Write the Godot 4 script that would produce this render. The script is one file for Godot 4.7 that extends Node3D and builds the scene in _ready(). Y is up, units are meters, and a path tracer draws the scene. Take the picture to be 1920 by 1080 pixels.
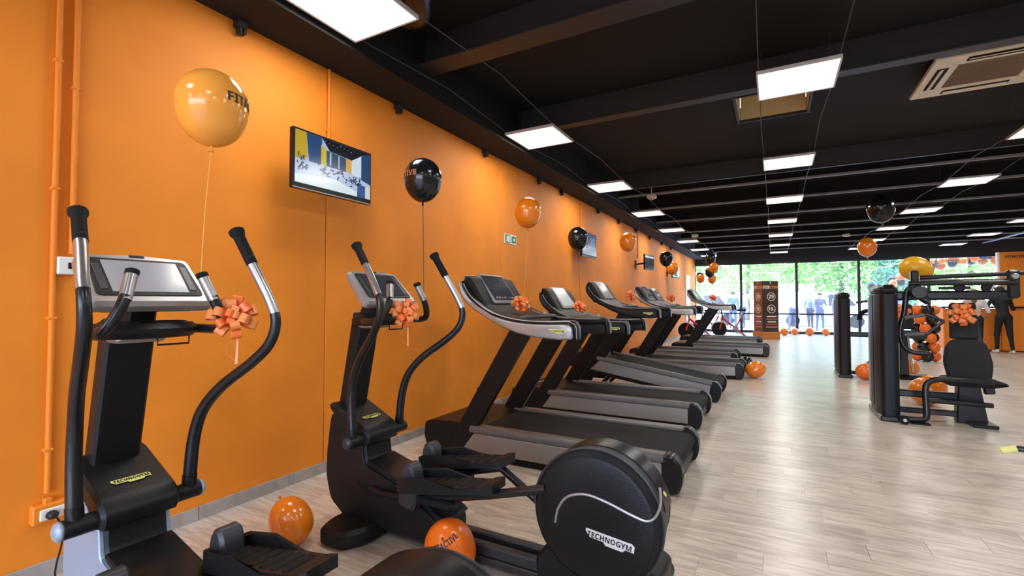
extends Node3D
# A gym hall: orange wall, black ceiling with light panels, a row of ellipticals and treadmills, balloons, a window front at the far end.

const WALL_X := -3.02
const END_Z := -22.2
const BACK_Z := 4.5
const RIGHT_X := 9.0
const LAMP_Y := 3.15
const CEIL_Y := 3.58

var M := {}
var taken := {}
var cache := {}
var rng := RandomNumberGenerator.new()

func _ready():
	rng.seed = 7
	make_camera()
	make_sky()
	make_materials()
	make_lamps()
	make_shell()
	make_ceiling()
	make_window_front()
	make_floor()
	make_outside()
	make_ellipticals()
	make_treadmills()
	make_weight_machines()
	make_bikes()
	make_reception()
	make_wall_things()
	make_ceiling_things()
	make_balloons()
	make_bows()
	make_people()

# ---------------------------------------------------------------- camera, sky, light
func make_camera():
	var c := Camera3D.new()
	c.name = "camera"
	c.fov = 62.55
	c.near = 0.05
	c.far = 400.0
	add_child(c)
	c.position = Vector3(0, 1.3, 0)
	c.rotation = Vector3(deg_to_rad(1.611), deg_to_rad(28.9), 0)
	c.current = true

func make_sky():
	var e := Environment.new()
	var s := Sky.new()
	var p := ProceduralSkyMaterial.new()
	p.sky_top_color = Color(0.62, 0.76, 0.97)
	p.sky_horizon_color = Color(0.90, 0.94, 1.0)
	p.ground_bottom_color = Color(0.60, 0.60, 0.60)
	p.ground_horizon_color = Color(0.85, 0.87, 0.9)
	p.sky_energy_multiplier = 3.2
	p.ground_energy_multiplier = 2.4
	s.sky_material = p
	e.sky = s
	e.background_mode = Environment.BG_SKY
	e.tonemap_mode = Environment.TONE_MAPPER_LINEAR
	e.tonemap_exposure = 1.07
	e.sdfgi_enabled = true
	e.ssao_enabled = true
	e.ssil_enabled = true
	var w := WorldEnvironment.new()
	w.name = "world_environment"
	w.environment = e
	add_child(w)

const LAMP_ENERGY := 1.85
var lamp_rows := [
	[-2.29, [3.25, 0.58, -2.08, -4.80, -7.43, -10.08, -12.72, -15.36, -18.0, -20.64], "the row beside the orange wall"],
	[0.19, [3.25, 0.75, -1.93, -4.57, -7.24, -9.88, -12.5, -15.15, -17.8, -20.4], "the middle row"],
	[2.63, [3.25, 0.85, -1.8, -4.45, -7.12, -9.72, -12.4, -15.05, -17.7, -20.3], "the row above the weight machines"],
	[5.10, [3.25, 0.85, -1.8, -4.45, -7.12, -9.72, -12.4, -15.05, -17.7, -20.3], "the row over the reception side"],
]
var ordinals := ["first", "second", "third", "fourth", "fifth", "sixth", "seventh", "eighth", "ninth", "tenth", "eleventh", "twelfth"]

func make_lamps():
	var half := 0.289
	for row in lamp_rows:
		var n := 0
		for z in row[1]:
			var seen: bool = z < -1.0
			var t := thing("ceiling_panel_light", "square white light panel, %s from the windows in %s" % [ordinals[row[1].size() - 1 - n], row[2]], "ceiling light", Vector3(row[0], LAMP_Y, z), 0, "square ceiling light panels")
			n += 1
			if not cache.has("lamp_frame"):
				var f := PackedVector3Array()
				for k in 4:
					var b := Basis(Vector3.UP, k * PI / 2)
					f.append_array(tf(box(Vector3.ZERO, Vector3(0.58, 0.03, 0.014), 0.003), Transform3D(b, b * Vector3(0, 0, half - 0.004))))
				cache.lamp_frame = mk(f)
				cache.lamp_face = mk(box(Vector3.ZERO, Vector3(0.566, 0.008, 0.566)))
				cache.lamp_back = mk(box(Vector3.ZERO, Vector3(0.566, 0.012, 0.566)))
			part("frame", cache.lamp_frame, M.lamp_frame, t)
			part("diffuser", cache.lamp_face, M.lamp_face, t, Vector3(0, -0.006, 0))
			part("back_plate", cache.lamp_back, M.black_steel, t, Vector3(0, 0.008, 0))
			var l := AreaLight3D.new()
			l.name = "panel_light"
			l.area_size = Vector2(0.55, 0.55)
			l.light_energy = LAMP_ENERGY
			l.light_color = Color(1.0, 0.985, 0.96)
			l.shadow_enabled = true
			l.set("area_range", 30.0)
			t.add_child(l, true)
			l.position = Vector3(0, -0.02, 0)
			l.rotation = Vector3(-PI / 2, 0, 0)
			# four thin suspension wires up to the ceiling
			if seen:
				for sx in [-1, 1]:
					part("suspension_wire", cached("lamp_wire", func(): return mk(tube([Vector3(0, 0.015, 0), Vector3(0, CEIL_Y - LAMP_Y, 0)], 0.0025, 5))), M.wire, t, Vector3(sx * 0.26, 0, -0.26))

# ---------------------------------------------------------------- nodes
func numbered(s: String) -> String:
	if not taken.has(s):
		taken[s] = 0
		return s
	taken[s] += 1
	return "%s_%03d" % [s, taken[s]]

func tag(o: Node, label: String, category: String, group := ""):
	o.set_meta("label", label)
	o.set_meta("category", category)
	if group != "":
		o.set_meta("group", group)

func thing(called: String, label: String, category: String, at := Vector3.ZERO, turn := 0.0, group := "") -> Node3D:
	var o := Node3D.new()
	o.name = numbered(called)
	add_child(o)
	o.position = at
	o.rotation.y = turn
	tag(o, label, category, group)
	return o

func part(called: String, mesh: Mesh, mat: Material, parent: Node, at := Vector3.ZERO, turn := Vector3.ZERO) -> MeshInstance3D:
	var o := MeshInstance3D.new()
	o.name = called
	o.mesh = mesh
	o.material_override = mat
	parent.add_child(o, true)
	o.position = at
	o.rotation = turn
	return o

func single(called: String, label: String, category: String, mesh: Mesh, mat: Material, at := Vector3.ZERO, turn := Vector3.ZERO, group := "") -> MeshInstance3D:
	var o := part(numbered(called), mesh, mat, self, at, turn)
	tag(o, label, category, group)
	return o

func struct(called: String, mesh: Mesh, mat: Material, at := Vector3.ZERO) -> MeshInstance3D:
	var o := part(numbered(called), mesh, mat, self, at)
	o.set_meta("kind", "structure")
	return o

func cached(key: String, make: Callable):
	if not cache.has(key):
		cache[key] = make.call()
	return cache[key]

# ---------------------------------------------------------------- shapes: triangle soups, counter-clockwise seen from outside
func mk(t: PackedVector3Array, crease := 38.0, tint := PackedColorArray()) -> ArrayMesh:
	var n := t.size() / 3
	var fn := PackedVector3Array()
	fn.resize(n)
	var at := {}
	var keys := []
	keys.resize(n * 3)
	for i in n:
		var a := t[3 * i]
		fn[i] = (t[3 * i + 1] - a).cross(t[3 * i + 2] - a)
		for k in 3:
			var key := Vector3i((t[3 * i + k] * 20000.0).round())
			keys[3 * i + k] = key
			if at.has(key):
				at[key].append(i)
			else:
				at[key] = [i]
	var lim := cos(deg_to_rad(crease))
	var unit := PackedVector3Array()
	unit.resize(n)
	for i in n:
		unit[i] = fn[i].normalized()
	var pos := PackedVector3Array()
	var nor := PackedVector3Array()
	pos.resize(n * 3)
	nor.resize(n * 3)
	var cols := PackedColorArray()
	cols.resize(tint.size())
	for i in n:
		for k in 3:
			var s := Vector3.ZERO
			for j in at[keys[3 * i + k]]:
				if unit[i].dot(unit[j]) > lim:
					s += fn[j]
			var w: int = [0, 2, 1][k]
			pos[3 * i + w] = t[3 * i + k]
			if tint.size() > 0:
				cols[3 * i + w] = tint[3 * i + k]
			nor[3 * i + w] = s.normalized() if s.length() > 1e-14 else Vector3.UP
	var arr := []
	arr.resize(Mesh.ARRAY_MAX)
	arr[Mesh.ARRAY_VERTEX] = pos
	arr[Mesh.ARRAY_NORMAL] = nor
	if tint.size() > 0:
		arr[Mesh.ARRAY_COLOR] = cols
	var m := ArrayMesh.new()
	m.add_surface_from_arrays(Mesh.PRIMITIVE_TRIANGLES, arr)
	return m

func tf(t: PackedVector3Array, x: Transform3D) -> PackedVector3Array:
	var out := x * t
	if x.basis.determinant() < 0:
		for i in range(0, out.size(), 3):
			var sw := out[i + 1]
			out[i + 1] = out[i + 2]
			out[i + 2] = sw
	return out

func shift(t: PackedVector3Array, v: Vector3) -> PackedVector3Array:
	return Transform3D(Basis(), v) * t

func quad(t: PackedVector3Array, a: Vector3, b: Vector3, c: Vector3, d: Vector3):
	t.append_array(PackedVector3Array([a, b, c, a, c, d]))

func box(c: Vector3, s: Vector3, bev := 0.0) -> PackedVector3Array:
	var t := PackedVector3Array()
	var h := s / 2
	if bev <= 0.0:
		for ax in 3:
			for sg in [-1.0, 1.0]:
				var n := Vector3.ZERO
				n[ax] = sg
				var u := Vector3.ZERO
				u[(ax + 1) % 3] = 1.0
				var v := n.cross(u)
				quad(t, c + h * (n - u - v), c + h * (n + u - v), c + h * (n + u + v), c + h * (n - u + v))
		return t
	bev = minf(bev, minf(h.x, minf(h.y, h.z)) * 0.98)
	var g := h - Vector3.ONE * bev
	var p := func(n: Vector3, ax: int) -> Vector3:
		var q := g * n
		q[ax] = h[ax] * n[ax]
		return c + q
	for ax in 3:
		for sg in [-1.0, 1.0]:
			var n := Vector3.ZERO
			n[ax] = sg
			var u := Vector3.ZERO
			u[(ax + 1) % 3] = 1.0
			var v := n.cross(u)
			quad(t, p.call(n - u - v, ax), p.call(n + u - v, ax), p.call(n + u + v, ax), p.call(n - u + v, ax))
	for ax in 3:
		var a1 := (ax + 1) % 3
		var a2 := (ax + 2) % 3
		for s1 in [-1.0, 1.0]:
			for s2 in [-1.0, 1.0]:
				var lo := Vector3.ZERO
				lo[ax] = -1.0
				lo[a1] = s1
				lo[a2] = s2
				var hi := lo
				hi[ax] = 1.0
				quad(t, p.call(lo, a1), p.call(lo, a2), p.call(hi, a2), p.call(hi, a1))
	for sx in [-1.0, 1.0]:
		for sy in [-1.0, 1.0]:
			for sz in [-1.0, 1.0]:
				var n := Vector3(sx, sy, sz)
				var a: Vector3 = p.call(n, 0)
				var b: Vector3 = p.call(n, 1)
				var d: Vector3 = p.call(n, 2)
				if sx * sy * sz > 0:
					t.append_array(PackedVector3Array([a, b, d]))
				else:
					t.append_array(PackedVector3Array([a, d, b]))
	# every face is turned outwards
	for i in range(0, t.size(), 3):
		var nn := (t[i + 1] - t[i]).cross(t[i + 2] - t[i])
		if nn.dot((t[i] + t[i + 1] + t[i + 2]) / 3.0 - c) < 0:
			var sw := t[i + 1]
			t[i + 1] = t[i + 2]
			t[i + 2] = sw
	return t

func rounded(pts: Array, r: float, seg := 4) -> PackedVector2Array:
	# a polygon with its corners rounded
	var out := PackedVector2Array()
	var n := pts.size()
	for i in n:
		var a: Vector2 = pts[(i + n - 1) % n]
		var b: Vector2 = pts[i]
		var c: Vector2 = pts[(i + 1) % n]
		var d := minf(r, minf(a.distance_to(b), b.distance_to(c)) * 0.48)
		var p := b + (a - b).normalized() * d
		var q := b + (c - b).normalized() * d
		for k in seg + 1:
			var s := float(k) / seg
			out.append(p.lerp(b, s).lerp(b.lerp(q, s), s))
	return out

func ext(poly: PackedVector2Array, z0: float, z1: float, bev := 0.0) -> PackedVector3Array:
	# a polygon in x, y drawn out along z, its rims chamfered
	var p := poly.duplicate()
	if signed_area(p) < 0:
		p.reverse()
	var n := p.size()
	var inset := PackedVector2Array()
	for i in n:
		var a := p[(i + n - 1) % n]
		var b := p[i]
		var c := p[(i + 1) % n]
		var d1 := (b - a).normalized()
		var d2 := (c - b).normalized()
		var n1 := Vector2(-d1.y, d1.x)
		var n2 := Vector2(-d2.y, d2.x)
		var m := (n1 + n2)
		m = m / maxf(0.4, m.dot(n1)) if m.length() > 1e-5 else n1
		inset.append(b + m * bev)
	var t := PackedVector3Array()
	var idx := Geometry2D.triangulate_polygon(p)
	if idx.is_empty():
		print("cap failed: ", p.size())
	for i in range(0, idx.size(), 3):
		var a := inset[idx[i]]
		var b := inset[idx[i + 1]]
		var c := inset[idx[i + 2]]
		if (b - a).cross(c - a) < 0:
			var sw := b
			b = c
			c = sw
		t.append_array(PackedVector3Array([Vector3(a.x, a.y, z1), Vector3(b.x, b.y, z1), Vector3(c.x, c.y, z1)]))
		t.append_array(PackedVector3Array([Vector3(a.x, a.y, z0), Vector3(c.x, c.y, z0), Vector3(b.x, b.y, z0)]))
	var rings := [[inset, z0], [p, z0 + bev], [p, z1 - bev], [inset, z1]] if bev > 0 else [[p, z0], [p, z1]]
	for r in rings.size() - 1:
		var A: PackedVector2Array = rings[r][0]
		var B: PackedVector2Array = rings[r + 1][0]
		for i in n:
			var j := (i + 1) % n
			quad(t, Vector3(A[i].x, A[i].y, rings[r][1]), Vector3(A[j].x, A[j].y, rings[r][1]), Vector3(B[j].x, B[j].y, rings[r + 1][1]), Vector3(B[i].x, B[i].y, rings[r + 1][1]))
	return t

func signed_area(p: PackedVector2Array) -> float:
	var area := 0.0
	for i in p.size():
		area += p[i].cross(p[(i + 1) % p.size()])
	return area

func spline(pts: Array, per := 6) -> Array:
	var out := []
	var n := pts.size()
	for i in n - 1:
		var a = pts[maxi(i - 1, 0)]
		var b = pts[i]
		var c = pts[i + 1]
		var d = pts[mini(i + 2, n - 1)]
		for k in per:
			var s := float(k) / per
			out.append(0.5 * ((2.0 * b) + (c - a) * s + (2.0 * a - 5.0 * b + 4.0 * c - d) * s * s + (3.0 * b - a - 3.0 * c + d) * s * s * s))
	out.append(pts[n - 1])
	return out

func tube(pts: Array, r, seg := 10, caps := true) -> PackedVector3Array:
	# r: a number, or one for each point
	var t := PackedVector3Array()
	var n := pts.size()
	var rings := []
	var side := Vector3.ZERO
	for i in n:
		var d: Vector3 = (pts[mini(i + 1, n - 1)] - pts[maxi(i - 1, 0)]).normalized()
		if side == Vector3.ZERO:
			side = d.cross(Vector3.UP if absf(d.y) < 0.9 else Vector3.RIGHT).normalized()
		side = (side - d * side.dot(d)).normalized()
		var up := side.cross(d)
		var rr: float = r[i] if r is Array else r
		var ring := PackedVector3Array()
		for k in seg:
			var a := TAU * k / seg
			ring.append(pts[i] + (side * cos(a) + up * sin(a)) * rr)
		rings.append(ring)
	for i in n - 1:
		for k in seg:
			var j := (k + 1) % seg
			quad(t, rings[i][k], rings[i + 1][k], rings[i + 1][j], rings[i][j])
	if caps:
		for k in seg:
			var j := (k + 1) % seg
			t.append_array(PackedVector3Array([pts[0], rings[0][k], rings[0][j]]))
			t.append_array(PackedVector3Array([pts[n - 1], rings[n - 1][j], rings[n - 1][k]]))
	# make sure it faces outwards
	var c := (t[1] + t[0]) * 0.5
	var nn := (t[1] - t[0]).cross(t[2] - t[0])
	if nn.dot((t[0] + t[1] + t[2]) / 3.0 - (pts[0] + pts[1]) * 0.5) < 0:
		for i in range(0, t.size(), 3):
			var sw := t[i + 1]
			t[i + 1] = t[i + 2]
			t[i + 2] = sw
	return t

func lathe(prof: Array, seg := 24, x := Transform3D()) -> PackedVector3Array:
	# Vector2(radius, height) from the bottom up, turned about y
	var t := PackedVector3Array()
	for i in prof.size() - 1:
		var p: Vector2 = prof[i]
		var q: Vector2 = prof[i + 1]
		for k in seg:
			var a := TAU * k / seg
			var b := TAU * (k + 1) / seg
			var p0 := Vector3(p.x * cos(a), p.y, p.x * sin(a))
			var p1 := Vector3(p.x * cos(b), p.y, p.x * sin(b))
			var q0 := Vector3(q.x * cos(a), q.y, q.x * sin(a))
			var q1 := Vector3(q.x * cos(b), q.y, q.x * sin(b))
			if p.x > 1e-6:
				t.append_array(PackedVector3Array([p0, q0, p1]))
			if q.x > 1e-6:
				t.append_array(PackedVector3Array([p1, q0, q1]))
	return x * t

func ball(c: Vector3, r: Vector3, seg := 16, rows := 10) -> PackedVector3Array:
	var prof := []
	for i in rows + 1:
		var a := -PI / 2 + PI * i / rows
		prof.append(Vector2(maxf(cos(a), 0.0) if i > 0 and i < rows else 0.0, sin(a)))
	return lathe(prof, seg, Transform3D(Basis().scaled(r), c))

func disc_z(c: Vector3, r: float, depth: float, seg := 28, bev := 0.004) -> PackedVector3Array:
	# a short cylinder along z
	var h := depth / 2
	return lathe([Vector2(0, -h), Vector2(r - bev, -h), Vector2(r, -h + bev), Vector2(r, h - bev), Vector2(r - bev, h), Vector2(0, h)], seg, Transform3D(Basis(Vector3.RIGHT, PI / 2), c))

func lettering(s: String, size: float, depth := 0.002, weight := 700) -> ArrayMesh:
	var key := "text:%s:%s:%s" % [s, size, depth]
	if cache.has(key):
		return cache[key]
	var f := SystemFont.new()
	f.font_names = PackedStringArray(["Droid Sans"])
	f.font_weight = weight
	var tm := TextMesh.new()
	tm.text = s
	tm.font = f
	tm.font_size = 64
	tm.pixel_size = size / 64.0
	tm.depth = depth
	tm.curve_step = 1.0
	var m := ArrayMesh.new()
	m.add_surface_from_arrays(Mesh.PRIMITIVE_TRIANGLES, tm.get_mesh_arrays())
	cache[key] = m
	return m

func col(r: float, g: float, b: float) -> Color:
	return Color(r / 255.0, g / 255.0, b / 255.0)

func mat(c: Color, rough := 0.5, metal := 0.0) -> StandardMaterial3D:
	var m := StandardMaterial3D.new()
	m.albedo_color = c
	m.roughness = rough
	m.metallic = metal
	return m

# ---------------------------------------------------------------- materials
func noise_image(w: int, h: int, freq: float, sd: int, kind := FastNoiseLite.TYPE_SIMPLEX_SMOOTH) -> Image:
	var f := FastNoiseLite.new()
	f.seed = sd
	f.frequency = freq
	f.noise_type = kind
	f.fractal_octaves = 4
	return f.get_seamless_image(w, h)

func bump(m: StandardMaterial3D, freq: float, strength: float, sd: int, uv: float):
	var im := noise_image(256, 256, freq, sd)
	im.bump_map_to_normal_map(strength)
	m.normal_enabled = true
	m.normal_texture = ImageTexture.create_from_image(im)
	m.uv1_triplanar = true
	m.uv1_scale = Vector3.ONE * uv

func mottled(c: Color, rough: float, amount: float, sd: int, uv: float) -> StandardMaterial3D:
	# an even colour with a faint cloudy variation of the paint
	var m := mat(Color.WHITE, rough)
	var im := noise_image(256, 256, 0.012, sd)
	im.convert(Image.FORMAT_RGB8)
	for y in 256:
		for x in 256:
			var v := 1.0 + (im.get_pixel(x, y).r - 0.5) * amount
			im.set_pixel(x, y, Color(c.r * v, c.g * v, c.b * v))
	m.albedo_texture = ImageTexture.create_from_image(im)
	m.uv1_triplanar = true
	m.uv1_scale = Vector3.ONE * uv
	return m

func make_materials():
	M.orange_wall = mottled(col(236, 138, 28), 0.66, 0.07, 3, 0.45)
	M.orange_paint = mat(col(234, 134, 30), 0.65)
	M.black_ceiling = mottled(col(15, 15, 16), 0.85, 0.25, 5, 0.5)
	M.black_steel = mat(col(34, 33, 34), 0.55)
	M.beam = mat(col(46, 44, 43), 0.5)
	M.pipe = mat(col(140, 139, 142), 0.45)
	M.wire = mat(col(70, 70, 72), 0.5)
	M.header = mat(col(28, 33, 40), 0.6)
	M.frame_dark = mat(col(26, 32, 42), 0.4)
	M.white_paint = mat(col(232, 232, 230), 0.5)
	M.grey_wall = mat(col(205, 203, 200), 0.7)
	M.lamp_frame = mat(col(205, 205, 208), 0.4)
	M.lamp_face = mat(col(245, 245, 245), 0.6)
	M.lamp_face.emission_enabled = true
	M.lamp_face.emission = Color(1, 0.99, 0.985)
	M.lamp_face.emission_energy_multiplier = 1.15
	M.glass = mat(Color(0.93, 0.97, 0.98, 0.10), 0.02)
	M.glass.transparency = BaseMaterial3D.TRANSPARENCY_ALPHA
	M.skirting = mottled(col(168, 158, 150), 0.5, 0.2, 9, 1.5)
	M.plastic = mat(col(25, 25, 26), 0.42)
	bump(M.plastic, 0.09, 1.2, 21, 6.0)
	M.plastic_smooth = mat(col(26, 26, 28), 0.28)
	M.plastic_grey = mat(col(46, 46, 50), 0.42)
	M.rubber = mat(col(18, 18, 19), 0.75)
	M.belt = mottled(col(26, 26, 27), 0.75, 0.3, 31, 6.0)
	M.foot_rail = mat(col(92, 89, 87), 0.38)
	M.upright = mat(col(20, 18, 17), 0.38)
	M.silver = mat(col(168, 165, 165), 0.36, 0.55)
	M.silver_side = mat(col(146, 141, 138), 0.4, 0.5)
	M.silver_blue = mat(col(150, 166, 184), 0.4, 0.25)
	M.chrome = mat(col(205, 206, 208), 0.2, 1.0)
	M.grip_steel = mat(col(176, 175, 176), 0.3, 0.8)
	M.tube_paint = mat(col(22, 24, 28), 0.3)
	M.logo_lime = mat(col(222, 222, 120), 0.5)
	M.logo_white = mat(col(228, 228, 226), 0.5)
	M.logo_ink = mat(col(28, 28, 26), 0.5)
	M.screen_off = mat(col(58, 60, 70), 0.12)
	M.screen_grey = mat(col(168, 168, 176), 0.15)
	M.screen_white = mat(col(220, 224, 226), 0.2)
	M.key = mat(col(150, 152, 156), 0.4)
	M.key_red = mat(col(190, 70, 50), 0.4)
	M.key_blue = mat(col(60, 80, 130), 0.4)
	M.upholstery = mat(col(38, 38, 40), 0.68)
	bump(M.upholstery, 0.12, 2.0, 41, 9.0)
	M.lime_grip = mat(col(218, 218, 128), 0.55)
	M.balloon_orange = mat(col(238, 128, 22), 0.22)
	M.balloon_orange.clearcoat_enabled = true
	M.balloon_orange.clearcoat = 0.6
	M.balloon_orange.clearcoat_roughness = 0.08
	M.balloon_deep = mat(col(236, 112, 28), 0.25)
	M.balloon_black = mat(col(22, 23, 27), 0.16)
	M.balloon_yellow = mat(col(222, 164, 30), 0.3)
	M.balloon_clear = mat(col(246, 168, 70), 0.14)
	M.balloon_clear.subsurf_scatter_enabled = true
	M.balloon_clear.subsurf_scatter_strength = 0.25
	M.ribbon = mat(col(248, 150, 82), 0.28)
	M.ribbon.backlight_enabled = true
	M.ribbon.backlight = Color(0.5, 0.22, 0.1)
	M.ribbon_deep = mat(col(240, 112, 48), 0.3)
	M.string_orange = mat(col(238, 160, 70), 0.6)
	M.string_dark = mat(col(60, 40, 30), 0.6)
	M.cord = mat(col(22, 22, 24), 0.5)
	M.ac_body = mat(col(226, 214, 192), 0.5)
	M.ac_grille = mat(col(122, 98, 80), 0.7)
	M.cream = mat(col(214, 196, 146), 0.7)
	M.green_sign = mat(col(30, 140, 84), 0.5)
	for k in [M.plastic, M.plastic_smooth, M.upright, M.belt, M.rubber, M.upholstery]:
		k.metallic_specular = 0.35
	M.red = mat(col(196, 46, 40), 0.4)

# ---------------------------------------------------------------- the shell
func seams() -> Array:
	return [4.5, 2.83, 0.16, -2.5, -5.17, -7.98, -10.64, -13.3, -15.96, -18.62, -22.2]

func make_shell():
	var wall := struct("wall_left", mk(box(Vector3(WALL_X - 0.16, 1.79, (END_Z + BACK_Z) / 2), Vector3(0.2, 3.62, BACK_Z - END_Z + 0.4))), M.orange_wall)
	var s := seams()
	for i in s.size() - 1:
		var w: float = s[i] - s[i + 1]
		part("panel", mk(box(Vector3.ZERO, Vector3(0.06, 3.58, w - 0.006), 0.004)), M.orange_wall, wall, Vector3(WALL_X - 0.03, 1.79, (s[i] + s[i + 1]) / 2))
	var rw := struct("wall_right", mk(box(Vector3(RIGHT_X + 0.1, 1.79, (END_Z + BACK_Z) / 2), Vector3(0.2, 3.62, BACK_Z - END_Z + 0.4))), M.grey_wall)
	# the wall behind the camera has a glass front towards the daylight
	var bt := box(Vector3((WALL_X + RIGHT_X) / 2, 3.25, BACK_Z + 0.1), Vector3(RIGHT_X - WALL_X, 0.7, 0.2))
	bt.append_array(box(Vector3((3.2 + RIGHT_X) / 2, 1.45, BACK_Z + 0.1), Vector3(RIGHT_X - 3.2, 2.9, 0.2)))
	struct("wall_back", mk(bt), M.grey_wall)
	for i in 3:
		var w := Node3D.new()
		w.name = "window_%d" % (i + 7)
		w.set_meta("kind", "structure")
		add_child(w)
		w.position = Vector3(WALL_X + 6.22 / 3 * (i + 0.5), 0, BACK_Z + 0.1)
		var h := 6.22 / 6
		part("frame", mk(box(Vector3(h - 0.03, 1.45, 0), Vector3(0.06, 2.9, 0.09), 0.004)), M.frame_dark, w)
		part("frame", mk(box(Vector3(-h + 0.015, 1.45, 0), Vector3(0.03, 2.9, 0.09), 0.004)), M.frame_dark, w)
		part("sill", mk(box(Vector3(0, 0.04, 0), Vector3(2 * h - 0.1, 0.08, 0.09), 0.004)), M.frame_dark, w)
		part("pane", mk(box(Vector3(0, 1.48, 0), Vector3(2 * h - 0.1, 2.8, 0.008))), M.glass, w)
	# the skirting of tile strips along the orange wall
	var sk := struct("baseboard_left", mk(box(Vector3(WALL_X + 0.003, 0.038, (END_Z + BACK_Z) / 2), Vector3(0.006, 0.076, BACK_Z - END_Z))), M.skirting)
	var z := 2.0
	while z > END_Z + 0.6:
		part("tile_strip", cached("skirting_tile", func(): return mk(box(Vector3.ZERO, Vector3(0.012, 0.08, 0.597), 0.002))), M.skirting, sk, Vector3(WALL_X + 0.007, 0.04, z - 0.3))
		z -= 0.6

func make_ceiling():
	var x0 := WALL_X - 0.26
	var x1 := RIGHT_X + 0.2
	var hx0 := -0.36
	var hx1 := 0.39
	var hz0 := -6.58
	var hz1 := -5.75
	var t := PackedVector3Array()
	var slab := func(a: float, b: float, c: float, d: float):
		t.append_array(box(Vector3((a + b) / 2, CEIL_Y + 0.08, (c + d) / 2), Vector3(b - a, 0.16, d - c)))
	slab.call(x0, x1, END_Z - 0.2, hz0)
	slab.call(x0, x1, hz1, BACK_Z + 0.2)
	slab.call(x0, hx0, hz0, hz1)
	slab.call(hx1, x1, hz0, hz1)
	struct("ceiling", mk(t), M.black_ceiling)
	# a skylight well in the ceiling
	var cx := (hx0 + hx1) / 2
	var cz := (hz0 + hz1) / 2
	var sky := thing("skylight_well", "cream lined skylight well with grey rim behind the first middle light panel", "skylight", Vector3(cx, CEIL_Y, cz))
	var wx := hx1 - hx0
	var wz := hz1 - hz0
	var lin := PackedVector3Array()
	lin.append_array(box(Vector3(-wx / 2 + 0.012, 0.2, 0), Vector3(0.02, 0.4, wz - 0.01)))
	lin.append_array(box(Vector3(wx / 2 - 0.012, 0.2, 0), Vector3(0.02, 0.4, wz - 0.01)))
	lin.append_array(box(Vector3(0, 0.2, -wz / 2 + 0.012), Vector3(wx - 0.05, 0.4, 0.02)))
	lin.append_array(box(Vector3(0, 0.2, wz / 2 - 0.012), Vector3(wx - 0.05, 0.4, 0.02)))
	part("lining", mk(lin), M.cream, sky)
	part("lid", mk(box(Vector3(0, 0.41, 0), Vector3(wx, 0.02, wz))), M.cream, sky)
	for k in 4:
		var al: float = wx if k % 2 == 0 else wz
		var off: float = wz / 2 if k % 2 == 0 else wx / 2
		var b := Basis(Vector3.UP, k * PI / 2)
		part("rim", mk(tf(box(Vector3.ZERO, Vector3(al + 0.06, 0.035, 0.03), 0.005), Transform3D(b, b * Vector3(0, -0.0175, off)))), M.beam, sky)
	# the beam along the orange wall
	var eb := PackedVector3Array()
	eb.append_array(box(Vector3(WALL_X + 0.2, 3.117, (END_Z + BACK_Z) / 2), Vector3(0.4, 0.02, BACK_Z - END_Z)))
	eb.append_array(box(Vector3(WALL_X + 0.386, 3.22, (END_Z + BACK_Z) / 2), Vector3(0.028, 0.2, BACK_Z - END_Z)))
	eb.append_array(box(Vector3(WALL_X + 0.2, 3.44, (END_Z + BACK_Z) / 2), Vector3(0.34, 0.28, BACK_Z - END_Z)))
	struct("trim_1", mk(eb), M.black_ceiling)
	# cross beams: steel sections
	var n := 2
	for b in [[-3.20, 0.21, 0.24, M.beam], [-5.01, 0.13, 0.2, M.beam], [-8.42, 0.05, 0.1, M.beam], [1.0, 0.2, 0.24, M.beam], [-1.2, 0.13, 0.2, M.beam]]:
		var z: float = b[0]
		var w: float = b[1]
		var t2 := box(Vector3((WALL_X + 0.4 + RIGHT_X) / 2, 3.31, z), Vector3(RIGHT_X - WALL_X - 0.4, 0.02, w), 0.003)
		t2.append_array(box(Vector3((WALL_X + 0.4 + RIGHT_X) / 2, 3.45, z), Vector3(RIGHT_X - WALL_X - 0.4, 0.26, 0.02 + w * 0.1)))
		struct("trim_%d" % n, mk(t2), b[3])
		n += 1
	for b in [-9.05, -10.58, -12.4, -14.55, -16.0, -17.6, -19.3, -20.9]:
		var t2 := box(Vector3((WALL_X + 0.4 + RIGHT_X) / 2, 3.32, b), Vector3(RIGHT_X - WALL_X - 0.4, 0.04, 0.045), 0.006)
		var rail := struct("trim_%d" % n, mk(t2), M.pipe)
		part("web", mk(box(Vector3((WALL_X + 0.4 + RIGHT_X) / 2, 3.46, b - 0.03), Vector3(RIGHT_X - WALL_X - 0.4, 0.24, 0.012))), M.black_ceiling, rail)
		n += 1

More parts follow.
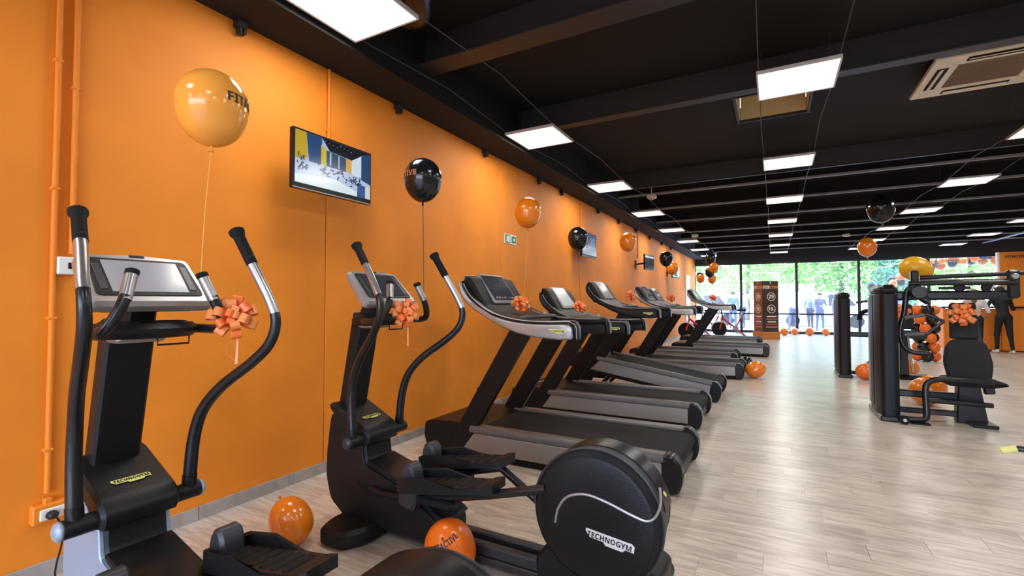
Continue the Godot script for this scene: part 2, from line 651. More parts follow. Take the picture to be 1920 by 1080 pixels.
func make_window_front():
	struct("wall_end", mk(box(Vector3((WALL_X + RIGHT_X) / 2, 3.25, END_Z - 0.05), Vector3(RIGHT_X - WALL_X, 0.72, 0.3))), M.header)
	var xs := [-3.02, -1.18, 0.83, 2.87, 4.91, 6.8, 9.0]
	var top := 2.89
	for i in xs.size() - 1:
		var a: float = xs[i]
		var b: float = xs[i + 1]
		var w := Node3D.new()
		w.name = "window_%d" % (i + 1)
		w.set_meta("kind", "structure")
		add_child(w)
		w.position = Vector3(0, 0, END_Z)
		part("frame", mk(box(Vector3(b - 0.035, top / 2, 0), Vector3(0.07, top, 0.1), 0.004)), M.frame_dark, w)
		part("frame", mk(box(Vector3(a + 0.012, top / 2, 0), Vector3(0.024, top, 0.08), 0.004)), M.frame_dark, w)
		part("frame", mk(box(Vector3((a + b) / 2, top - 0.025, 0), Vector3(b - a, 0.05, 0.09), 0.004)), M.frame_dark, w)
		part("sill", mk(box(Vector3((a + b) / 2, 0.05, 0), Vector3(b - a, 0.1, 0.1), 0.004)), M.frame_dark, w)
		part("rail", mk(box(Vector3((a + b) / 2, 0.79, 0), Vector3(b - a - 0.08, 0.06, 0.08), 0.004)), M.frame_dark, w)
		part("pane", mk(box(Vector3((a + b) / 2, 1.83, 0), Vector3(b - a - 0.1, 2.02, 0.008))), M.glass, w)
		part("pane", mk(box(Vector3((a + b) / 2, 0.43, 0), Vector3(b - a - 0.1, 0.66, 0.008))), M.glass, w)

# ---------------------------------------------------------------- the wooden floor
func wood_image(sd: int) -> Image:
	var w := 640
	var h := 128
	var grain := FastNoiseLite.new()
	grain.seed = sd
	grain.frequency = 0.05
	grain.fractal_octaves = 4
	var slow := FastNoiseLite.new()
	slow.seed = sd + 50
	slow.frequency = 0.006
	slow.fractal_octaves = 3
	var im := Image.create(w, h, false, Image.FORMAT_RGB8)
	var light := Color(0.860, 0.812, 0.755)
	var dark := Color(0.660, 0.606, 0.548)
	for y in h:
		for x in w:
			var bend := slow.get_noise_2d(x, y * 2.0) * 14.0
			var g := grain.get_noise_2d(x * 0.055, (y + bend) * 1.1)
			var s := slow.get_noise_2d(x * 0.9 + 500.0, y * 3.0)
			var fine := grain.get_noise_2d(x * 0.25 + 90.0, y * 5.0) * 0.22
			im.set_pixel(x, y, light.lerp(dark, clampf(0.33 + g * 0.75 + s * 0.45 + fine, 0.0, 1.0)))
	return im

func make_floor():
	var wood := []
	for k in 3:
		wood.append(ImageTexture.create_from_image(wood_image(100 + k)))
	var mats := []
	for k in 12:
		var m := mat(Color(1, 1, 1).darkened([0.0, 0.03, 0.05, 0.015][k % 4]), 0.28)
		m.albedo_texture = wood[k % 3]
		m.uv1_triplanar = true
		m.uv1_scale = Vector3(0.78, 1.0, 3.9)
		m.uv1_offset = Vector3(k * 0.37, k * 0.23, k * 0.41)
		m.metallic_specular = 0.6
		mats.append(m)
	var slab := struct("floor", mk(box(Vector3((WALL_X + RIGHT_X) / 2, -0.06, (END_Z + BACK_Z) / 2), Vector3(RIGHT_X - WALL_X, 0.1, BACK_Z - END_Z))), mat(col(128, 116, 104), 0.6))
	var pw := 0.192
	var pl := 1.285
	var fit := []
	var rest := []
	var rows := int(ceil((BACK_Z - END_Z) / pw))
	var fwd := Vector2(-sin(deg_to_rad(28.9)), -cos(deg_to_rad(28.9)))
	for r in rows:
		var z := BACK_Z - (r + 0.5) * pw
		var x := WALL_X - fmod(r * 0.47 + (r % 3) * 0.31, 1.0) * pl
		while x < RIGHT_X:
			var a := maxf(x, WALL_X)
			var b := minf(x + pl, RIGHT_X)
			if b - a > 0.06:
				var c := Vector2((a + b) / 2, z)
				var d := c.length()
				var ang := absf(fwd.angle_to(c))
				if ang < deg_to_rad(46) and d > 1.3:
					fit.append([d, a, b, z])
				else:
					rest.append([d, a, b, z])
			x += pl
	fit.sort_custom(func(p, q): return p[0] < q[0])
	for i in fit.size():
		if i >= 296:
			rest.append(fit[i])
	var k := 0
	for i in mini(296, fit.size()):
		var f: Array = fit[i]
		var w: float = f[2] - f[1]
		var o := part("plank", cached("plank_%d" % roundi(w * 1000), func(): return mk(box(Vector3.ZERO, Vector3(w - 0.001, 0.012, pw - 0.001), 0.0006), 20.0)), mats[(i * 7 + int(absf(f[3]) * 13.0)) % 12], slab, Vector3((f[1] + f[2]) / 2, -0.006, f[3]))
	# all other planks of the hall
	var soup := PackedVector3Array()
	var tint := PackedColorArray()
	for i in rest.size():
		var f: Array = rest[i]
		soup.append_array(box(Vector3((f[1] + f[2]) / 2, -0.006, f[3]), Vector3(f[2] - f[1] - 0.002, 0.012, pw - 0.002)))
		var v: float = [1.0, 0.93, 0.96, 0.91, 0.98][(i * 5 + int(f[3] * -7.0)) % 5]
		var c := Color(v, v, v)
		for j in 36:
			tint.append(c)
	var fm: StandardMaterial3D = mats[0].duplicate()
	fm.vertex_color_use_as_albedo = true
	var o := part("far_planks", mk(soup, 20.0, tint), fm, slab)
	o.set_meta("kind", "stuff")

# ---------------------------------------------------------------- elliptical trainers
func logo(parent: Node, at: Vector3, basis: Basis, wide: float, lime: bool):
	# the maker's nameplate: a stepped plate with raised lettering; x runs along the writing, z out of the plate
	var h := wide * 0.17
	var o := part("nameplate", cached("nameplate_%d" % roundi(wide * 1000), func(): return mk(ext(PackedVector2Array([Vector2(-wide * 0.40, -h * 0.42), Vector2(-wide * 0.12, -h * 0.42), Vector2(-wide * 0.07, -h * 0.75), Vector2(wide * 0.28, -h * 0.75), Vector2(wide * 0.33, -h * 0.42), Vector2(wide * 0.5, -h * 0.42), Vector2(wide * 0.5, h * 0.3), Vector2(wide * 0.44, h * 0.55), Vector2(-wide * 0.5, h * 0.55), Vector2(-wide * 0.5, h * 0.2)]), 0.0, 0.004, 0.001))), M.logo_lime if lime else M.logo_white, parent)
	o.transform = Transform3D(basis, at)
	part("lettering", lettering("TECHNOGYM", wide * 0.148, 0.002), M.logo_ink, o, Vector3(0.0, -h * 0.02, 0.0045))

func make_ellipticals():
	elliptical("silver sided elliptical trainer standing closest to the wall socket", Vector3(-2.10, 0, -0.895), true, 7.0)
	elliptical("black elliptical trainer with big rear flywheel drum beside the nearest treadmill", Vector3(-2.03, 0, -2.055), false, 6.0)

func elliptical(label: String, at: Vector3, silver: bool, phase: float):
	var e := thing("elliptical_trainer", label, "elliptical trainer", at, 0, "elliptical trainers")
	var side: Material = M.silver_blue if silver else M.plastic
	# feet and centre rail
	var foot: ArrayMesh = cached("ell_foot", func(): return mk(tf(ext(rounded([Vector2(-0.13, -0.31), Vector2(0.05, -0.31), Vector2(0.12, -0.18), Vector2(0.12, 0.18), Vector2(0.05, 0.31), Vector2(-0.13, 0.31), Vector2(-0.17, 0.2), Vector2(-0.17, -0.2)], 0.05), 0.0, 0.095, 0.02), Transform3D(Basis(Vector3.RIGHT, -PI / 2), Vector3.ZERO))))
	part("front_foot", foot, M.plastic, e, Vector3(0.01, 0, 0))
	part("rear_foot", cached("ell_rear", func(): return mk(tf(tube([Vector3(0, 0, -0.28), Vector3(0, 0, -0.27), Vector3(0, 0, 0.27), Vector3(0, 0, 0.28)], [0.03, 0.05, 0.05, 0.03], 14), Transform3D(Basis(), Vector3(1.56, 0.05, 0))))), M.plastic, e)
	part("rail", cached("ell_rail", func():
		var t := tf(box(Vector3.ZERO, Vector3(1.2, 0.055, 0.05), 0.008), Transform3D(Basis(), Vector3(0.75, 0.088, 0.05)))
		t.append_array(tf(box(Vector3.ZERO, Vector3(1.2, 0.055, 0.05), 0.008), Transform3D(Basis(), Vector3(0.75, 0.088, -0.05))))
		t.append_array(box(Vector3(0.75, 0.045, 0), Vector3(1.2, 0.03, 0.16), 0.006))
		return mk(t)), M.plastic_grey, e)
	# front housing
	part("front_housing", cached("ell_house", func(): return mk(ext(rounded([Vector2(-0.13, 0.06), Vector2(0.56, 0.06), Vector2(0.56, 0.165), Vector2(0.32, 0.305), Vector2(0.02, 0.392), Vector2(0.005, 0.50), Vector2(-0.02, 0.585), Vector2(-0.20, 0.675), Vector2(-0.255, 0.62), Vector2(-0.285, 0.42), Vector2(-0.29, 0.28), Vector2(-0.25, 0.15)], 0.035, 3), -0.1, 0.1, 0.012))), M.plastic, e)
	for s in [-1, 1]:
		part("side_cover", cached("ell_side_%d" % s, func(): return mk(shift(ext(rounded([Vector2(-0.13, 0.065), Vector2(0.55, 0.065), Vector2(0.55, 0.16), Vector2(0.31, 0.298), Vector2(0.012, 0.385), Vector2(-0.005, 0.50), Vector2(-0.05, 0.54), Vector2(-0.245, 0.652), Vector2(-0.262, 0.60), Vector2(-0.288, 0.42), Vector2(-0.293, 0.28), Vector2(-0.253, 0.15)], 0.03, 3), -0.009, 0.009, 0.004), Vector3(0, 0, s * 0.105)))), side, e)
	part("deck_cover", cached("ell_deck", func(): return mk(ext(rounded([Vector2(0.03, 0.395), Vector2(0.32, 0.315), Vector2(0.565, 0.172), Vector2(0.565, 0.186), Vector2(0.325, 0.332), Vector2(0.03, 0.412)], 0.006, 2), -0.108, 0.108, 0.006))), M.plastic_smooth, e)
	part("side_slot", cached("ell_slot", func(): return mk(ext(rounded([Vector2(-0.02, 0.30), Vector2(0.13, 0.25), Vector2(0.16, 0.215), Vector2(0.06, 0.23), Vector2(-0.05, 0.275)], 0.02, 3), 0.108, 0.116, 0.002))), M.rubber, e)
	# shroud that carries the nameplate and the cross tube under it
	var sh := part("shroud", cached("ell_shroud", func():
		var t := ext(rounded([Vector2(-0.245, 0.655), Vector2(-0.06, 0.545), Vector2(-0.035, 0.495), Vector2(0.045, 0.49), Vector2(0.062, 0.55), Vector2(0.02, 0.592), Vector2(-0.235, 0.712), Vector2(-0.272, 0.69)], 0.022, 4), -0.125, 0.125, 0.012)
		return mk(t)), M.plastic, e)
	logo(sh, Vector3(-0.045, 0.6263, 0.0), Basis(Vector3(0, 0, -1), Vector3(-0.905, 0.4258, 0).normalized(), Vector3(0.4258, 0.905, 0).normalized()), 0.125, true)
	part("axle", cached("ell_axle", func(): return mk(tube([Vector3(0, 0.53, -0.225), Vector3(0, 0.53, -0.215), Vector3(0, 0.53, 0.215), Vector3(0, 0.53, 0.225)], [0.022, 0.033, 0.033, 0.022], 18))), M.plastic, e)
	for s in [-1, 1]:
		part("axle_cap", cached("ell_cap", func(): return mk(ball(Vector3.ZERO, Vector3(0.033, 0.033, 0.018), 16, 8))), M.silver_blue if silver else M.plastic_grey, e, Vector3(0, 0.53, s * 0.222))
	# mast
	part("mast", cached("ell_mast", func(): return mk(tf(ext(rounded([Vector2(-0.245, 0.64), Vector2(-0.175, 0.61), Vector2(-0.055, 1.20), Vector2(-0.125, 1.24)], 0.015, 3), -0.08, 0.08, 0.01), Transform3D()))), M.plastic, e)
	# swinging handles
	for s in [-1, 1]:
		handle(e, s, deg_to_rad(phase) * s)
	# tray with cup holder, fixed handlebar, console
	part("tray", cached("ell_tray", func():
		var out := []
		for k in 20:
			var a := TAU * k / 20
			out.append(Vector2(0.02 + 0.125 * cos(a), 0.185 * sin(a)))
		var t := tf(ext(PackedVector2Array(out), 0.0, 0.055, 0.02), Transform3D(Basis(Vector3.RIGHT, -PI / 2), Vector3(0, 1.165, 0)))
		t.append_array(lathe([Vector2(0.052, 1.218), Vector2(0.058, 1.226), Vector2(0.064, 1.218)], 20, Transform3D(Basis(), Vector3(0.03, 0, -0.08))))
		t.append_array(lathe([Vector2(0.052, 1.218), Vector2(0.058, 1.226), Vector2(0.064, 1.218)], 20, Transform3D(Basis(), Vector3(0.03, 0, 0.08))))
		return mk(t)), M.plastic, e)
	part("tray_collar", cached("ell_collar", func(): return mk(box(Vector3(-0.06, 1.16, 0), Vector3(0.16, 0.03, 0.16), 0.01))), M.silver, e)
	part("wire_hook", cached("ell_hook", func(): return mk(tube([Vector3(0.06, 1.165, -0.03), Vector3(0.06, 1.135, -0.03), Vector3(0.06, 1.135, -0.14), Vector3(0.06, 1.165, -0.14)], 0.004, 6))), M.black_steel, e)
	for s in [-1, 1]:
		var fh := part("fixed_handle", cached("ell_fixed_%d" % s, func(): return mk(tube(spline([Vector3(-0.02, 1.195, s * 0.10), Vector3(0.06, 1.192, s * 0.17), Vector3(0.15, 1.192, s * 0.195), Vector3(0.205, 1.21, s * 0.185), Vector3(0.226, 1.265, s * 0.16), Vector3(0.222, 1.32, s * 0.138)]), 0.0185, 12))), M.tube_paint, e)
		part("pulse_grip", cached("ell_pulse_%d" % s, func(): return mk(tube([Vector3(0.224, 1.305, s * 0.142), Vector3(0.200, 1.390, s * 0.115)], 0.0195, 14))), M.grip_steel, fh)
		part("end_cap", cached("ell_pulse_cap_%d" % s, func(): return mk(tube([Vector3(0.200, 1.390, s * 0.115), Vector3(0.196, 1.405, s * 0.110), Vector3(0.195, 1.410, s * 0.1085)], [0.021, 0.021, 0.014], 14))), M.rubber, fh)
	# console: a tilted tray of silver plastic round a dark screen
	var con := part("console", cached("ell_console", func():
		var t := tf(ext(rounded([Vector2(-0.205, -0.135), Vector2(0.205, -0.135), Vector2(0.185, 0.12), Vector2(0.0, 0.135), Vector2(-0.185, 0.12)], 0.03, 4), -0.035, 0.02, 0.014), Transform3D())
		return mk(t)), M.silver, e)
	# local x of the console runs across the machine, y up its face, z towards the user
	var nz := Vector3(0.72, 0.69, 0).normalized()
	var ny := Vector3(-0.69, 0.72, 0).normalized()
	con.transform = Transform3D(Basis(ny.cross(nz), ny, nz), Vector3(0.02, 1.375, 0))
	part("surround", mk(ext(rounded([Vector2(-0.172, -0.095), Vector2(0.172, -0.095), Vector2(0.160, 0.095), Vector2(-0.160, 0.095)], 0.02, 3), 0.019, 0.023, 0.001)), M.plastic, con)
	part("screen", mk(box(Vector3(0, 0.002, 0.0225), Vector3(0.245, 0.16, 0.004))), M.screen_grey if silver else M.screen_off, con)
	part("side_keys", mk(box(Vector3(-0.142, 0, 0.0225), Vector3(0.022, 0.13, 0.004), 0.001)), M.plastic_grey, con)
	part("side_keys", mk(box(Vector3(0.142, 0, 0.0225), Vector3(0.022, 0.13, 0.004), 0.001)), M.plastic_grey, con)
	part("badge", mk(box(Vector3(0, 0.113, 0.021), Vector3(0.05, 0.012, 0.003), 0.001)), M.plastic_smooth, con)
	part("console_neck", cached("ell_neck", func(): return mk(ext(rounded([Vector2(-0.13, 1.18), Vector2(0.0, 1.18), Vector2(0.04, 1.35), Vector2(-0.05, 1.36)], 0.02, 3), -0.05, 0.05, 0.012))), M.plastic, e)
	part("console_back", cached("ell_conback", func():
		return mk(tf(ext(rounded([Vector2(-0.17, -0.11), Vector2(0.17, -0.11), Vector2(0.15, 0.1), Vector2(-0.15, 0.1)], 0.03, 3), -0.065, -0.03, 0.02), Transform3D(Basis(ny.cross(nz), ny, nz), Vector3(0.02, 1.375, 0))))), M.plastic, e)
	# pedals and their arms
	for s in [-1, 1]:
		var dy := 0.0 if s > 0 else 0.012
		var dx := 0.0 if s > 0 else -0.11
		if silver:
			dy = 0.0 if s < 0 else -0.05
			dx = -0.07 if s < 0 else -0.2
		pedal(e, s, Vector3(dx, dy, s * 0.15), dy == 0.0)
	# flywheel drum
	var drum := part("flywheel_drum", cached("ell_drum", func():
		var c := Vector3(1.36, 0.395, 0)
		var t := lathe([Vector2(0, -0.135), Vector2(0.24, -0.135), Vector2(0.258, -0.118), Vector2(0.276, 0.03), Vector2(0.282, 0.115), Vector2(0.26, 0.135), Vector2(0, 0.135)], 64, Transform3D(Basis(Vector3.RIGHT, PI / 2), c))
		return mk(t, 30.0)), M.plastic, e)
	part("drum_face", cached("ell_face", func():
		var t := lathe([Vector2(0, 0.014), Vector2(0.15, 0.013), Vector2(0.235, 0.006), Vector2(0.255, -0.004)], 56, Transform3D(Basis(Vector3.RIGHT, PI / 2), Vector3(1.36, 0.395, 0.135)))
		return mk(t, 50.0)), M.plastic, drum)
	part("drum_trim", cached("ell_trim", func():
		var pts := []
		for p in [Vector2(1.19, 0.345), Vector2(1.205, 0.41), Vector2(1.25, 0.468), Vector2(1.33, 0.492), Vector2(1.42, 0.478), Vector2(1.52, 0.447), Vector2(1.578, 0.434), Vector2(1.612, 0.455), Vector2(1.632, 0.51), Vector2(1.63, 0.57)]:
			pts.append(Vector3(p.x, p.y, 0.1485 - 0.012 * clampf((Vector2(1.36, 0.395).distance_to(p) - 0.15) / 0.1, 0, 1.2)))
		return mk(tube(spline(pts, 5), 0.0055, 8))), M.silver, drum)
	part("drum_rim", cached("ell_rim", func():
		var t := PackedVector3Array()
		for z in [0.118, -0.118]:
			var rr := 0.2815 if z > 0 else 0.257
			var pts := []
			for k in 41:
				var a := deg_to_rad(-40 + 5.5 * k)
				pts.append(Vector3(1.36 + rr * cos(a), 0.395 + rr * sin(a), z))
			t.append_array(tube(pts, 0.006, 6))
		return mk(t)), M.plastic_grey, drum)
	part("drum_band", cached("ell_band", func():
		# the raised band over the top of the drum
		var o := PackedVector2Array()
		for k in 25:
			var a := deg_to_rad(10 + 6.0 * k)
			o.append(Vector2(1.36 + 0.281 * cos(a), 0.395 + 0.281 * sin(a)))
		for k in 25:
			var a := deg_to_rad(154 - 6.0 * k)
			o.append(Vector2(1.36 + 0.27 * cos(a), 0.395 + 0.27 * sin(a)))
		return mk(ext(o, -0.07, 0.055, 0.004))), M.plastic_smooth, drum)
	part("warning_label", mk(tf(disc_z(Vector3.ZERO, 0.012, 0.003, 14, 0.001), Transform3D(Basis(Vector3.UP, PI / 2) * Basis(Vector3.RIGHT, -0.6), Vector3(1.36 + 0.282 * cos(0.38), 0.395 + 0.282 * sin(0.38), 0.0)))), M.logo_lime, drum)
	var lb := Basis(Vector3(0, 0, 1), deg_to_rad(-7.0))
	logo(drum, Vector3(1.43, 0.325, 0.1455), lb, 0.205, false)
	part("drum_base", cached("ell_dbase", func(): return mk(ext(rounded([Vector2(1.09, 0.0), Vector2(1.62, 0.0), Vector2(1.63, 0.2), Vector2(1.5, 0.25), Vector2(1.15, 0.25), Vector2(1.075, 0.15)], 0.03, 3), -0.115, 0.115, 0.012))), M.plastic, e)

func handle(e: Node3D, s: int, turn: float):
	# the long S-shaped handle, hinged at the axle end
	var mid := [Vector2(0, 0.0), Vector2(0.0, 0.09), Vector2(0.006, 0.22), Vector2(0.04, 0.34), Vector2(0.12, 0.45), Vector2(0.25, 0.565), Vector2(0.325, 0.65), Vector2(0.345, 0.735), Vector2(0.315, 0.81), Vector2(0.24, 0.925), Vector2(0.155, 1.05)]
	var zs := [0.18, 0.18, 0.18, 0.185, 0.205, 0.235, 0.252, 0.258, 0.25, 0.225, 0.2]
	var pts := []
	for i in mid.size():
		var p: Vector2 = mid[i].rotated(turn)
		pts.append(Vector3(p.x, 0.53 + p.y, s * zs[i]))
	var sp := spline(pts, 6)
	var rad := []
	for i in sp.size():
		rad.append(lerpf(0.0245, 0.0175, clampf((float(i) / sp.size() - 0.08) * 1.3, 0, 1)))
	var n := sp.size()
	var h := part("swing_handle", mk(tube(sp, rad, 14)), M.tube_paint, e)
	part("hinge_collar", mk(tube([pts[0].lerp(pts[1], 0.2), pts[0].lerp(pts[1], 0.75)], 0.0265, 14)), M.plastic_smooth, h)
	part("sensor_grip", mk(tube(sp.slice(n - 16, n - 5), 0.0192, 14)), M.grip_steel, h)
	var d: Vector3 = (sp[n - 1] - sp[n - 3]).normalized()
	var c: Vector3 = sp[n - 1]
	part("end_grip", mk(tube([sp[n - 6], sp[n - 3], c - d * 0.004, c + d * 0.012, c + d * 0.024, c + d * 0.03], [0.021, 0.021, 0.0215, 0.0285, 0.029, 0.022], 16)), M.rubber, h)
	part("thumb_button", mk(ball(sp[n - 5] + Vector3(0.019, 0.004, 0), Vector3(0.006, 0.01, 0.008), 10, 6)), M.plastic_smooth, h)

func pedal(e: Node3D, s: int, at: Vector3, up: bool):
	var p := part("pedal", cached("ell_pedal", func():
		# a long footplate: floor and a raised wavy rim
		var outline := [Vector2(0.34, -0.055), Vector2(0.40, -0.085), Vector2(0.55, -0.09), Vector2(0.72, -0.085), Vector2(0.86, -0.075), Vector2(0.91, -0.06), Vector2(0.91, 0.06), Vector2(0.86, 0.075), Vector2(0.72, 0.085), Vector2(0.55, 0.09), Vector2(0.40, 0.085), Vector2(0.34, 0.055)]
		var hgt := [0.395, 0.42, 0.445, 0.425, 0.45, 0.475, 0.475, 0.45, 0.425, 0.445, 0.42, 0.395]
		var t := PackedVector3Array()
		var n := outline.size()
		var base := func(q: Vector2) -> float: return 0.335 + (q.x - 0.34) * 0.17
		for i in n:
			var j := (i + 1) % n
			var a: Vector2 = outline[i]
			var b: Vector2 = outline[j]
			var ia := Vector2(0.62, 0) + (a - Vector2(0.62, 0)) * 0.9
			var ib := Vector2(0.62, 0) + (b - Vector2(0.62, 0)) * 0.9
			var A0 := Vector3(a.x, base.call(a), -a.y)
			var B0 := Vector3(b.x, base.call(b), -b.y)
			var A1 := Vector3(a.x, hgt[i] , -a.y)
			var B1 := Vector3(b.x, hgt[j], -b.y)
			var A2 := Vector3(ia.x, hgt[i] - 0.004, -ia.y)
			var B2 := Vector3(ib.x, hgt[j] - 0.004, -ib.y)
			var A3 := Vector3(ia.x, base.call(ia) + 0.03, -ia.y)
			var B3 := Vector3(ib.x, base.call(ib) + 0.03, -ib.y)
			quad(t, A0, B0, B1, A1)
			quad(t, A1, B1, B2, A2)
			quad(t, A2, B2, B3, A3)
			t.append_array(PackedVector3Array([A3, B3, Vector3(0.62, 0.335 + 0.28 * 0.17 + 0.03, 0)]))
			t.append_array(PackedVector3Array([B0, A0, Vector3(0.62, 0.335 + 0.28 * 0.17, 0)]))
		return mk(t, 30.0)), M.plastic, e, at)
	part("tread", cached("ell_tread", func():
		var t := PackedVector3Array()
		for k in 7:
			t.append_array(box(Vector3(0.45 + k * 0.058, 0.385 + k * 0.0099, 0), Vector3(0.03, 0.008, 0.11), 0.002))
		return mk(t)), M.rubber, p)
	var arm_end := Vector3(1.14, 0.475 if up else 0.19, at.z * 0.9) - at
	part("toe_guard", cached("ell_toe", func(): return mk(ext(rounded([Vector2(0.33, 0.26), Vector2(0.43, 0.24), Vector2(0.455, 0.30), Vector2(0.435, 0.44), Vector2(0.415, 0.475), Vector2(0.375, 0.475), Vector2(0.355, 0.44)], 0.025, 3), -0.045, 0.045, 0.012))), M.plastic_grey, p)
	part("arm", mk(tube([Vector3(0.36, 0.30, 0), Vector3(0.62, 0.34, 0), Vector3(0.86, 0.40, 0), arm_end], 0.021, 12)), M.tube_paint, p)
	part("arm_bracket", mk(box(Vector3(0.5, 0.31, 0), Vector3(0.34, 0.045, 0.07), 0.01)), M.plastic, p)
	# the rod that ties the pedal to its swinging handle
	part("link_rod", mk(tube([Vector3(0.38, 0.29, 0), Vector3(0.2, 0.275, 0), Vector3(0.06, 0.27, -s * 0.045) - Vector3(at.x, at.y, 0)], 0.016, 10)), M.plastic, p)

# ---------------------------------------------------------------- treadmills
func make_treadmills():
	# rear end x, near side z, silver arms?, screen, incline (degrees), console drop, label
	var list := [
		[-0.54, -3.30, true, "off", 0.0, 0.0, "silver armed treadmill next to the elliptical trainers, with an orange bow"],
		[-0.64, -5.08, false, "white", 0.0, 0.07, "black treadmill with pale screen, second in the row"],
		[-0.62, -6.62, false, "grey", 9.0, -0.06, "black treadmill with its deck tilted up, third in the row"],
		[-0.44, -8.70, true, "off", 0.0, -0.05, "silver armed treadmill behind the tilted one, fourth in the row"],
		[-0.64, -10.50, true, "off", 0.0, -0.05, "fifth treadmill of the row, mostly hidden by the fourth"],
		[-0.10, -12.50, true, "off", 0.0, -0.07, "silver armed treadmill set nearer the aisle, sixth in the row"],
		[-0.30, -14.90, true, "off", 0.0, -0.05, "last treadmill of the row, next to the windows and the display tower"],
	]
	for a in list:
		treadmill(a)

func treadmill(a: Array):
	var t := thing("treadmill", a[6], "treadmill", Vector3(a[0] - 2.19, 0, a[1] - 0.44), 0, "treadmills in a row along the orange wall")
	var lift := Vector3(0, -a[5], 0)
	var deck := Transform3D(Basis(Vector3(0, 0, 1), deg_to_rad(-a[4])), Vector3.ZERO)
	# turn the deck about its rear end
	var rear := Vector3(2.05, 0.03, 0)
	deck.origin = rear - deck.basis * rear
	var on_deck := func(called: String, mesh: Mesh, m: Material, parent: Node = t) -> MeshInstance3D:
		var o := part(called, mesh, m, parent)
		if parent == t:
			o.transform = deck
		return o
	var hood: MeshInstance3D = on_deck.call("motor_hood", cached("tm_hood", func(): return mk(ext(rounded([Vector2(0.02, 0.03), Vector2(0.6, 0.03), Vector2(0.6, 0.235), Vector2(0.42, 0.275), Vector2(0.1, 0.262), Vector2(0.0, 0.238), Vector2(-0.012, 0.12)], 0.03, 3), -0.415, 0.415, 0.025))), M.upright)
	logo(hood, Vector3(0.2, 0.2715, -0.05), Basis(Vector3(0, 0, -1), Vector3(-1, 0, 0), Vector3(0, 1, 0)), 0.15, false)
	on_deck.call("chassis", cached("tm_chassis", func():
		var p := box(Vector3(1.2, 0.045, 0), Vector3(1.75, 0.07, 0.85), 0.012)
		p.append_array(box(Vector3(1.25, 0.12, 0), Vector3(1.65, 0.16, 0.80), 0.01))
		return mk(p)), M.rubber)
	on_deck.call("running_belt", cached("tm_belt", func():
		var o := [Vector2(0.52, 0.245), Vector2(0.52, 0.12)]
		for k in 9:
			var q := deg_to_rad(-90 + 22.5 * k)
			o.append(Vector2(2.1 + 0.062 * cos(q), 0.183 + 0.062 * sin(q)))
		return mk(ext(PackedVector2Array(o), -0.335, 0.335, 0.002))), M.belt)
	for s in [-1.0, 1.0]:
		on_deck.call("side_panel", cached("tm_side_%d" % s, func(): return mk(shift(ext(rounded([Vector2(0.43, 0.062), Vector2(2.055, 0.062), Vector2(2.055, 0.212), Vector2(0.545, 0.212)], 0.012, 3), -0.012, 0.012, 0.004), Vector3(0, 0, s * 0.428)))), M.silver_side)
		on_deck.call("foot_rail", cached("tm_rail_%d" % s, func(): return mk(tf(ext(rounded([Vector2(-0.055, 0.214), Vector2(0.058, 0.214), Vector2(0.058, 0.25), Vector2(0.04, 0.27), Vector2(-0.055, 0.266)], 0.012, 3), 0.5, 2.09, 0.006), Transform3D(Basis(Vector3(0, 0, -1), Vector3(0, 1, 0), Vector3(1, 0, 0)) if s < 0 else Basis(Vector3(0, 0, 1), Vector3(0, 1, 0), Vector3(1, 0, 0)), Vector3(0, 0, s * 0.386))))), M.foot_rail)
		on_deck.call("end_cap", cached("tm_cap_%d" % s, func(): return mk(shift(ext(rounded([Vector2(2.05, 0.012), Vector2(2.16, 0.012), Vector2(2.19, 0.1), Vector2(2.185, 0.2), Vector2(2.13, 0.272), Vector2(2.05, 0.272)], 0.04, 4), -0.058, 0.058, 0.015), Vector3(0, 0, s * 0.386)))), M.plastic_smooth)
		part("upright", cached("tm_up_%d" % s, func(): return mk(shift(ext(rounded([Vector2(0.215, 0.0), Vector2(0.405, 0.0), Vector2(1.06, 1.055), Vector2(0.88, 1.085)], 0.02, 3), -0.034, 0.034, 0.01), Vector3(0, 0, s * 0.388)))), M.upright, t, lift if a[5] < 0 else Vector3.ZERO)
		# the curved arm from the console to the hand rest
		var arm := part("console_arm", cached("tm_arm_%d" % s, func(): return mk(shift(ext(arm_outline(0.0), -0.019, 0.019, 0.012), Vector3(0, 0, s * 0.421)), 60.0)), M.silver if a[2] else M.plastic, t, lift)
		part("arm_core", cached("tm_core_%d" % s, func(): return mk(shift(ext(arm_outline(0.0), -0.024, 0.024, 0.008), Vector3(0, 0, s * 0.379)), 60.0)), M.plastic, arm)
		part("rail_trim", cached("tm_trim_%d" % s, func(): return mk(shift(ext(arm_trim(), -0.045, 0.045, 0.012), Vector3(0, 0, s * 0.382)), 60.0)), M.plastic_smooth, arm)
		part("trim_line", cached("tm_line_%d" % s, func(): return mk(tube(arm_line(s * 0.4265), 0.0035, 6))), M.silver, arm)
		if s > 0:
			logo(arm, Vector3(1.295, 1.075, 0.4405), Basis(), 0.135, true)
	on_deck.call("rear_roller", cached("tm_roller", func(): return mk(box(Vector3(2.1, 0.09, 0), Vector3(0.1, 0.1, 0.66), 0.03))), M.plastic)
	on_deck.call("warning_label", cached("tm_label", func(): return mk(tf(disc_z(Vector3.ZERO, 0.016, 0.003, 14, 0.001), Transform3D(Basis(Vector3.UP, PI / 2), Vector3(2.193, 0.13, 0.365))))), M.logo_lime)
	if a[4] > 0:
		for s in [-1.0, 1.0]:
			part("lift_leg", cached("tm_leg_%d" % s, func(): return mk(tf(box(Vector3.ZERO, Vector3(0.30, 0.05, 0.05), 0.01), Transform3D(Basis(Vector3(0, 0, 1), 0.75), Vector3(0.62, 0.13, s * 0.33))))), M.upright, t)
